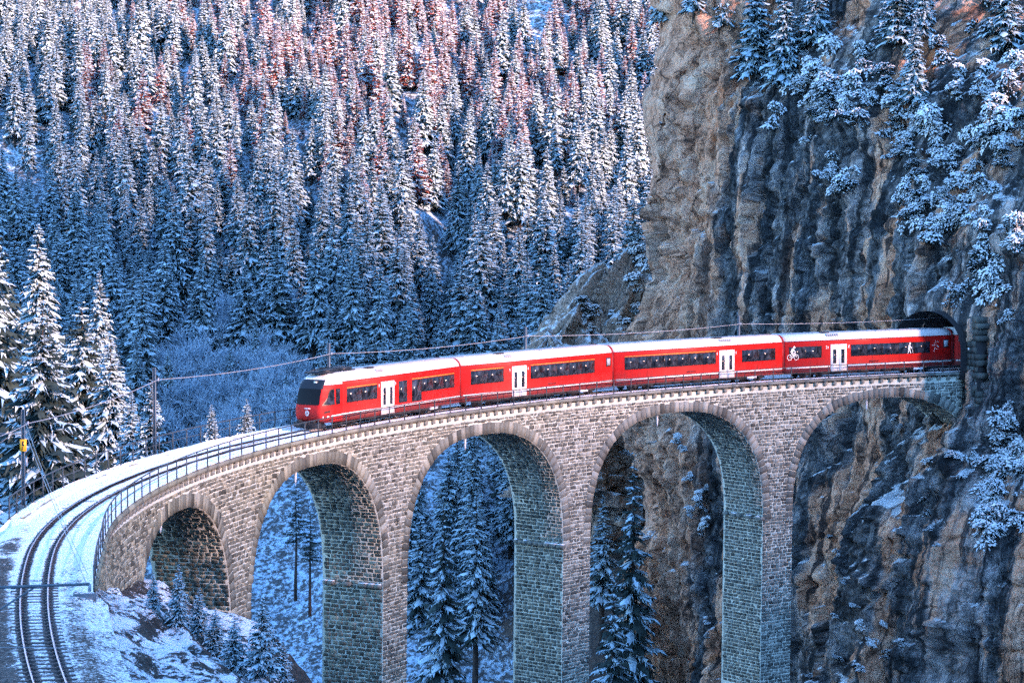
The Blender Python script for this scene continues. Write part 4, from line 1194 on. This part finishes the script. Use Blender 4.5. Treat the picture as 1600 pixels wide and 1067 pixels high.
# forest positions on the far slope
pts = []; cands = []
step = 4.3
D = 296.0
while D < 505:
    st_ = step*float(np.interp(D, [300, 345, 400, 460], [1.0, .95, .70, .58]))
    for X in np.arange(-.235*D, .075*D+16, st_):
        x = X + g.uniform(-.48, .48)*st_; d = D + g.uniform(-.48, .48)*st_
        cands.append((x, d))
    D += st_*.85
_c = np.array(cands); _z = ground_z(_c[:, 0][None], _c[:, 1][None])[0]; _q = proj(from_xd(_c[:, 0], _c[:, 1], _z))
for (x, d), z, (px, py) in zip(cands, _z, _q):
    if px < -60 or px > 1120 or py > 1200: continue
    dens = 1.0
    # open snow: clearings, the gully, the frosted slope behind the railing
    if px < 90 and 235 < py < 330: dens = .1
    if 775 < px < 870 and -20 < py < 75: dens = .12
    if 225 < px < 480 and 590 < py < 730: dens = .28
    if 225 < px < 420 and 480 < py <= 590: dens = .35
    if 640 < px < 715 and 330 < py < 480: dens = .15
    if py > 720 and px < 620: dens = .12
    elif py > 700: dens = .45
    if px > 880 and py > 700: dens = .5
    if d < 300 and px < 230: dens = min(dens, .5)
    if g.random() > dens: continue
    big = 1.0 if py < 720 else .8
    if 225 < px < 480 and py > 560: big = .45
    big *= float(np.interp(d, [320, 345, 400, 450], [1.0, .95, .66, .52]))
    pts.append((x, d, z, px, py, big*g.choice([g.uniform(.35, .7), g.uniform(.75, 1.25), g.uniform(.8, 1.2)])))
pts.sort(key=lambda p: p[1])
ZONES = [('snow-laden forest spruce above the sign mast at the left', 'forest spruces above the sign mast'), ('snow-laden forest spruce above the bare mast', 'forest spruces above the bare mast'),
         ('snow-laden forest spruce above the train front', 'forest spruces above the train front'), ('snow-laden forest spruce above the leading car', 'forest spruces above the leading car'),
         ('snow-laden forest spruce above the second car', 'forest spruces above the second car'), ('snow-laden forest spruce beside the rocky spur and cliff', 'forest spruces beside the rocky spur')]
cand = [i for i, p in enumerate(pts) if -20 < p[3] < 1030 and 60 < p[4] < 800]
single_i = set(cand[:262])
rest_pts = []
for i, p in enumerate(pts):
    glow_share = math.exp(-((p[3]-620)/330)**2)*float(sstep(420, 120, p[4]))  # reddened trees thicken towards the top centre, painting the glow there
    v = 6 + int(g.integers(0, 2)) if g.random() < .9*glow_share else int(g.integers(0, 6)); k = VAR[v]
    H_ = k[0]*p[5]
    if i in single_i:
        zn = ZONES[min(int((p[3]+20)/(1070/len(ZONES))), len(ZONES)-1)] if p[4] < 700 else ('snow-dusted spruce on the gorge side below deck level', 'spruces below deck level in the gorge')
        tree(k, from_xd(p[0], p[1], p[2]-.3), H_, g.uniform(0, 6.28), zn[0], zn[1])
    else: rest_pts.append((p, v, p[5], g.uniform(0, 6.28)))
print('trees', len(pts), len(rest_pts))
# the trees beyond: one mass of instanced spruces
src = []
for k in VAR:
    mb = MB(); mb.v = k[3].v + k[4].v; mb.f = k[3].f + [tuple(i+k[3].n for i in f) for f in k[4].f]; mb.m = k[3].m + [2]*len(k[4].f); mb.t = k[3].t + k[4].t; mb.n = k[3].n + k[4].n
    so = bpy.data.objects.new('forest_spruce_source', mb.mesh('forest_spruce_source', ([M['glow_red'] if len(src) > 5 else M['needles'], M['needle_snow']])+[M['bark']])); src.append(so)
fm = bpy.data.meshes.new('forest'); fm.vertices.add(len(rest_pts))
fm.vertices.foreach_set('co', np.array([from_xd(p[0], p[1], p[2]-.3) for p, v, k, r in rest_pts], np.float32).ravel())
for nm, ty, vals in (('variant', 'INT', [v for p, v, k, r in rest_pts]), ('size', 'FLOAT', [k for p, v, k, r in rest_pts]), ('turn', 'FLOAT', [r for p, v, k, r in rest_pts])):
    a = fm.attributes.new(nm, ty, 'POINT'); a.data.foreach_set('value', np.array(vals, np.int32 if ty == 'INT' else np.float32))
fo_ = obj('forest', fm); tag(fo_, 'mass of snow-covered spruces covering the upper mountainside', 'forest', kind='stuff')
ng = bpy.data.node_groups.new('forest_scatter', 'GeometryNodeTree')
ng.interface.new_socket('Geometry', in_out='INPUT', socket_type='NodeSocketGeometry'); ng.interface.new_socket('Geometry', in_out='OUTPUT', socket_type='NodeSocketGeometry')
gi = ng.nodes.new('NodeGroupInput'); go = ng.nodes.new('NodeGroupOutput'); ip = ng.nodes.new('GeometryNodeInstanceOnPoints'); jn = ng.nodes.new('GeometryNodeJoinGeometry')
for so in src[::-1]:
    oi = ng.nodes.new('GeometryNodeObjectInfo'); oi.inputs['Object'].default_value = so; oi.inputs['As Instance'].default_value = True
    ng.links.new(oi.outputs['Geometry'], jn.inputs[0])
def named(nm, ty):
    n = ng.nodes.new('GeometryNodeInputNamedAttribute'); n.data_type = ty; n.inputs['Name'].default_value = nm; return n.outputs['Attribute']
cx = ng.nodes.new('ShaderNodeCombineXYZ'); ng.links.new(named('turn', 'FLOAT'), cx.inputs[2])
ng.links.new(gi.outputs[0], ip.inputs['Points']); ng.links.new(jn.outputs[0], ip.inputs['Instance']); ip.inputs['Pick Instance'].default_value = True
ng.links.new(named('variant', 'INT'), ip.inputs['Instance Index']); ng.links.new(cx.outputs[0], ip.inputs['Rotation']); ng.links.new(named('size', 'FLOAT'), ip.inputs['Scale'])
ng.links.new(ip.outputs[0], go.inputs[0])
md = fo_.modifiers.new('scatter', 'NODES'); md.node_group = ng

# single trees that stand out
def px_tree(kind, px, ptop, pbase, D, label, name='spruce_tree', group=None, lean=(0, 0)):
    b_ = pix(px, pbase, D); h = (pbase-ptop)/FPX*D
    return tree(kind, b_, h, g.uniform(0, 6.28), label, group, name, lean)
px_tree(BIG[0], 66, 468, 775, 150, 'large broad spruce with heavy snow pads, behind the sign mast')
px_tree(BIG[0], -25, 300, 720, 185, 'tall snowy spruce cut by the left edge of the photo')
px_tree(BIG[0], 128, 470, 720, 215, 'snowy spruce just right of the large one behind the sign mast')
px_tree(VAR[0], 172, 520, 725, 200, 'slender dark spruce between the sign mast and the bare mast')
px_tree(VAR[2], 205, 610, 735, 175, 'short dark spruce behind the railing, left of the bare mast')
px_tree(VAR[4], 236, 592, 730, 172, 'dark spruce directly behind the bare mast')
px_tree(VAR[1], 60, 345, 600, 240, 'tall snowy spruce rising above the large one at the left')
px_tree(VAR[3], 155, 420, 640, 250, 'tall snowy spruce above the slender dark one')
px_tree(VAR[4], 330, 630, 700, 215, 'small spruce among frosted bushes behind the far railing', group=None)
px_tree(VAR[4], 385, 622, 690, 215, 'small dark spruce close left of the train front, behind the railing')
px_tree(VAR[4], 214, 540, 580, 330, 'tiny dark spruce on the open snow above the bare mast')
px_tree(VAR[4], 262, 545, 600, 320, 'small dark spruce right above the top of the bare mast')
px_tree(BIG[1], 690, 770, 1170, 262, 'big drooping spruce seen through the third arch from the open end')
px_tree(VAR[5], 742, 760, 1090, 285, 'thin spruce right of the big one in the third arch')
px_tree(VAR[3], 655, 800, 1100, 300, 'spruce left of the big one in the third arch')
px_tree(BIG[2], 462, 752, 925, 226, 'sparse dark pine with a bare trunk seen through the second arch', 'pine_tree')
px_tree(BIG[2], 484, 790, 950, 232, 'smaller leaning pine beside the sparse one in the second arch', 'pine_tree')
px_tree(BIG[1], 985, 700, 1180, 246, 'dark spruce against blue snow in the fourth arch')
px_tree(BIG[1], 955, 880, 1250, 240, 'black spruce low in the fourth arch')
px_tree(VAR[5], 940, 770, 1000, 275, 'thin half-bare spruce at the edge of the fourth arch')

# ------------------------------------------------------------------ snowy shrubs
def shrub(seed, n=90, snow=.85):
    g_ = np.random.default_rng(seed); V = []; F = []; Mi = []; n0 = 0
    blobs = [np.array([g_.uniform(-.55, .55), g_.uniform(-.55, .55), g_.uniform(-.55, .6)]) for k in range(6)]; br = g_.uniform(.28, .55, 6)
    for i in range(n):
        k = int(g_.integers(0, 6)); d = g_.normal(size=3); d /= np.linalg.norm(d); d[2] = abs(d[2])*.9 - .15
        p = blobs[k] + d*br[k]*g_.uniform(.55, 1.1)
        out = d*np.array([1, 1, .4]) + g_.normal(0, .25, 3); out[2] -= .45; out /= np.linalg.norm(out); sd_ = np.cross(out, [0, 0, 1]); sd_ /= np.linalg.norm(sd_)+1e-6
        l = g_.uniform(.08, .22); w = g_.uniform(.03, .08)
        base = n0; V.append(np.array([p-out*l*.5, p+sd_*w-[0, 0, .03], p+out*l, p-sd_*w-[0, 0, .03], p+[0, 0, .02]])); n0 += 5
        F += [(base, base+1, base+4), (base+1, base+2, base+4), (base+2, base+3, base+4), (base+3, base, base+4)]; Mi += [0]*4
        if g_.random() < snow:
            o3 = np.array([0, 0, .022]) + d*.02; q = V[-1]; c_ = q[4]
            base = n0; V.append(np.array([c_+(q[k]-c_)*g_.uniform(.7, 1.1)+o3 for k in range(4)] + [c_+o3*2])); n0 += 5
            F += [(base, base+1, base+4), (base+1, base+2, base+4), (base+2, base+3, base+4), (base+3, base, base+4)]; Mi += [1]*4
    b = MB(); b.v = [np.concatenate(V)]; b.f = F; b.m = Mi; b.n = n0; b.t = [np.full(n0, .5)]
    st = MB()
    for k in range(6):
        st.tube([np.array([0, 0, -.4]), blobs[k]*.5, blobs[k]], [.03, .02, .008], 4)
    return b.mesh('foliage', [M['needles'], M['shrub_snow']]), st.mesh('stem', [M['bark']])
SHR = [shrub(60+k, 420) for k in range(4)]
def put_shrub(loc, size, label, group=None, flat=1.0):
    o = thing('snowy_shrub', label, 'shrub', loc=tuple(loc), group=group); f_, s_ = SHR[int(g.integers(0, 4))]
    o.scale = (size, size, size*flat); o.rotation_euler = (g.normal(0, .3), g.normal(0, .3), g.uniform(0, 6.28)); obj('stem', s_, o); obj('foliage', f_, o); return o
patches = [((1225, 1330, 90, 190), 26, 'snow-laden shrubs high on the rock face'), ((1330, 1500, 60, 260), 40, 'snow-laden shrubs on the upper ledges'), ((1400, 1535, 255, 375), 32, 'shrubs of the big snowy clump in mid cliff'),
           ((1500, 1600, 0, 330), 40, 'shrubs on the snowy slope at the top right'), ((1545, 1600, 330, 400), 5, 'shrubs at the right edge above the tunnel'), ((1495, 1570, 425, 480), 7, 'shrubs over the tunnel mouth'),
           ((1525, 1600, 650, 830), 30, 'shrubs on the snowy rock right of the last arch'), ((1290, 1330, 250, 300), 4, 'small shrubs on the grey wall'), ((860, 1005, 380, 520), 0, '')]
LAB = {0: 'snowy shrub high on the rock face below the clifftop spruces', 1: 'snowy shrub on the upper ledges of the rock face', 2: 'snowy shrub in the big white clump halfway up the cliff', 3: 'snowy shrub on the white slope at the top right',
       4: 'snowy shrub at the right edge, above tunnel height', 5: 'snowy shrub hanging over the tunnel mouth', 6: 'snowy shrub on the rock right of the last arch', 7: 'small snowy shrub on the bare grey wall'}
for i, ((x0, x1, y0_, y1), n, grp) in enumerate(patches):
    cxm, cym = (x0+x1)/2, (y0_+y1)/2
    for k in range(n):
        px = g.normal(cxm, (x1-x0)*.27); py = g.normal(cym, (y1-y0_)*.27)
        put_shrub(cliff_at(px, py, .1) + np.array([0, 0, -.25]), g.uniform(.8, 1.9), LAB[i], grp, g.uniform(.8, 1.4))
# shrubs seen through the arches
for px, py, sz in [(1055, 680, .9), (1062, 700, .8), (1075, 745, .9), (1085, 770, 1.0), (1098, 790, 1.1), (1105, 815, 1.0), (1090, 830, .8), (1080, 800, .9), (1100, 765, .7), (1010, 975, .9), (1006, 955, .8), (1100, 965, .5), (1104, 995, .5)]:
    put_shrub(cliff_at(px, py, .5), sz*.8, 'snowy shrub on the brown rock behind the fourth arch', 'shrubs on the rock behind the fourth arch')
for px, py, sz in [(1395, 655, .6), (1402, 662, .5), (1455, 722, 1.0), (1478, 712, .9), (1500, 705, 1.0), (1520, 715, 1.2), (1490, 735, .9), (1440, 780, .6), (1450, 800, .6), (1458, 830, .6), (1470, 855, .5), (1290, 835, .6), (1300, 860, .6), (1318, 905, .6), (1330, 940, .7), (1340, 975, .8), (1360, 1000, .9), (1380, 1020, 1.0), (1400, 1000, .8), (1345, 1040, .9), (1310, 1030, .8), (1260, 1055, .9), (1270, 1060, .8), (1300, 960, .6), (1375, 975, .6)]:
    put_shrub(cliff_at(px, py, .3), sz*.8, 'snowy shrub on the dark rock behind the last arch', 'shrubs on the rock behind the last arch', .7)
# shrubs on the bank in the foreground
def bank_at(px, py):
    D = np.arange(70, 172, .5); X = D*(px-800)/FPX; z = CAM[2]-D*(PITCH+(py-533.5)/FPX); gg = bank_fine_z(X[None], D[None])[0]
    i = int(np.argmax(gg > z)) if (gg > z).any() else len(D)-1
    return from_xd(X[i], D[i], gg[i])
for px, py, sz, lb in [(168, 935, 1.0, 'small dark shrub against the foot of the wing wall'), (280, 985, 1.2, 'little frosted fir in front of the first arch'), (312, 1005, 1.0, 'second little frosted fir below the first arch'), (338, 1030, 1.0, 'low frosted shrub at the foot of the first pier'),
                       (412, 1062, 1.5, 'frosted fir at the bottom edge beside the first pier'), (445, 1075, 1.1, 'small frosted fir at the bottom edge, right of the taller one'), (368, 1055, 1.1, 'snowy shrub at the bottom edge, left of the firs'), (240, 965, .8, 'small frosted shrub under the opening of the first arch')]:
    if 'fir' in lb: tree(VAR[4], bank_at(px, py)+np.array([0, 0, -.15]), sz*2.1, g.uniform(0, 6.28), lb, None, 'fir_tree')
    else: put_shrub(bank_at(px, py)+np.array([0, 0, -.1]), sz, lb)

# leafless frosted bushes on the slope behind the far railing
def bare_bush(seed):
    g_ = np.random.default_rng(seed); V = []; F = []; n0 = 0
    def twig(p, d, l, w, depth):
        nonlocal n0
        q = p + d*l; sd_ = np.cross(d, g_.normal(size=3)); sd_ /= np.linalg.norm(sd_)+1e-9
        V.append(np.array([p-sd_*w, p+sd_*w, q+sd_*w*.4, q-sd_*w*.4])); F.append((n0, n0+1, n0+2, n0+3)); n0 += 4
        if depth > 0:
            for k in range(4):
                nd = d + g_.normal(0, .45, 3); nd[2] += .12; nd /= np.linalg.norm(nd); twig(p + d*l*g_.uniform(.35, 1), nd, l*g_.uniform(.45, .75), w*.7, depth-1)
    for k in range(7):
        a = g_.uniform(0, 6.28); d = np.array([math.cos(a)*.45, math.sin(a)*.45, 1]); d /= np.linalg.norm(d); twig(np.zeros(3), d, g_.uniform(.8, 1.3), .05, 3)
    b = MB(); b.v = [np.concatenate(V)]; b.f = F; b.m = [0]*len(F); b.n = n0; b.t = [np.full(n0, .5)]
    return b.mesh('bare_bush', [M['frost']])
BB = [bare_bush(80+k) for k in range(4)]
kb = 0
for k in range(240):
    px = g.uniform(225, 470); py = g.uniform(600, 720) if g.random() < .8 else g.uniform(520, 610)
    X, D, z = ground_at(px, py, 190)
    o = obj('bare_bush', BB[k % 4]); s_ = g.uniform(1.3, 2.9); o.location = tuple(from_xd(X, D, z-.1)); o.scale = (s_, s_, s_); o.rotation_euler = (0, 0, g.uniform(0, 6.28))
    tag(o, 'leafless frosted bush on the blue slope behind the far railing', 'bush', 'frosted bushes behind the far railing')

# clifftop spruces
for px, pt_, pb, lb in [(1185, -40, 110, 'snowy spruce hanging over the top of the rock wall'), (1225, -30, 120, 'second snowy spruce on the clifftop, right of the overhanging one'), (1130, -70, 40, 'spruce above the tan rock pillar'), (1270, -60, 70, 'spruce on the clifftop left of the grey dome'),
                     (1040, -80, 30, 'dark spruce at the top left corner of the cliff'), (1085, -90, 20, 'dark spruce behind the tan pillar top'), (1400, -60, 60, 'dark spruce right of the grey dome'), (1425, 40, 160, 'dark spruce in the cleft right of the grey dome'), (1450, -50, 60, 'spruce at the top beside the white slope'), (1570, -60, 80, 'slim spruce on the white slope at the top right')]:
    P = cliff_at(px, pb, -.6); h = (pb-pt_)/FPX*235
    tree(VAR[int(g.integers(0, 3))], P+np.array([0, 0, -.5]), h*1.25, g.uniform(0, 6.28), lb)

# ------------------------------------------------------------------ rocky spur between forest and cliff
def spur(px, ptop, D, R0, hgt, sd_):
    a = np.linspace(0, 2*math.pi, 110); hh = np.linspace(0, 1, 90); A_, H_ = np.meshgrid(a, hh, indexing='ij')
    c = pix(px, ptop, D); z = c[2]-hgt + H_*hgt
    ca, sa = 2*np.cos(A_), 2*np.sin(A_)
    r = R0*(1-H_**3.2)**.6*(1+.35*fbm(ca+5, sa+H_*3, sd_, 4)) + (3.2*facets(ca*1.5+9, sa*1.5+H_*7, sd_+301) + 1.4*facets(ca*4+20, sa*4+H_*18, sd_+311))*(1-H_**6) + .1
    z = z + 2.2*fbm(ca*2, sa*2+H_*4, sd_+8, 4)*H_
    P_ = np.stack([c[0]+np.maximum(r, .05)*np.cos(A_) + 2*fbm(H_*2, H_*0, sd_+5, 2), c[1]+np.maximum(r, .05)*np.sin(A_), z], -1); P_[-1] = P_[0]
    return c, P_
for (px_, pt_, D_, R0, hg, sd_) in [(910, 478, 288, 6.5, 22, 500), (958, 425, 293, 8.5, 30, 520), (1005, 400, 290, 7.0, 30, 540), (872, 535, 282, 5.0, 16, 560)]:
  cS, PS = spur(px_, pt_, D_, R0, hg, sd_)
  tag(obj('rock_spur', grid_mesh('rock_spur', PS, M['spur'], uv=np.stack(np.meshgrid(np.linspace(sd_-452, sd_-430, 110), np.linspace(0, hg, 90), indexing='ij'), -1))), kind='structure')
  ang0 = math.atan2(-F2[1], -F2[0])
  for k in range(18):
    i = int((ang0 + g.normal(0, .8))/(2*math.pi)*109) % 109; j = int(g.uniform(30, 89))
    put_shrub(PS[i, j]+np.array([0, 0, -.3]), g.uniform(1.0, 2.4), 'snowy shrub on the rocky spur left of the cliff', 'shrubs on the rocky spur', .9)
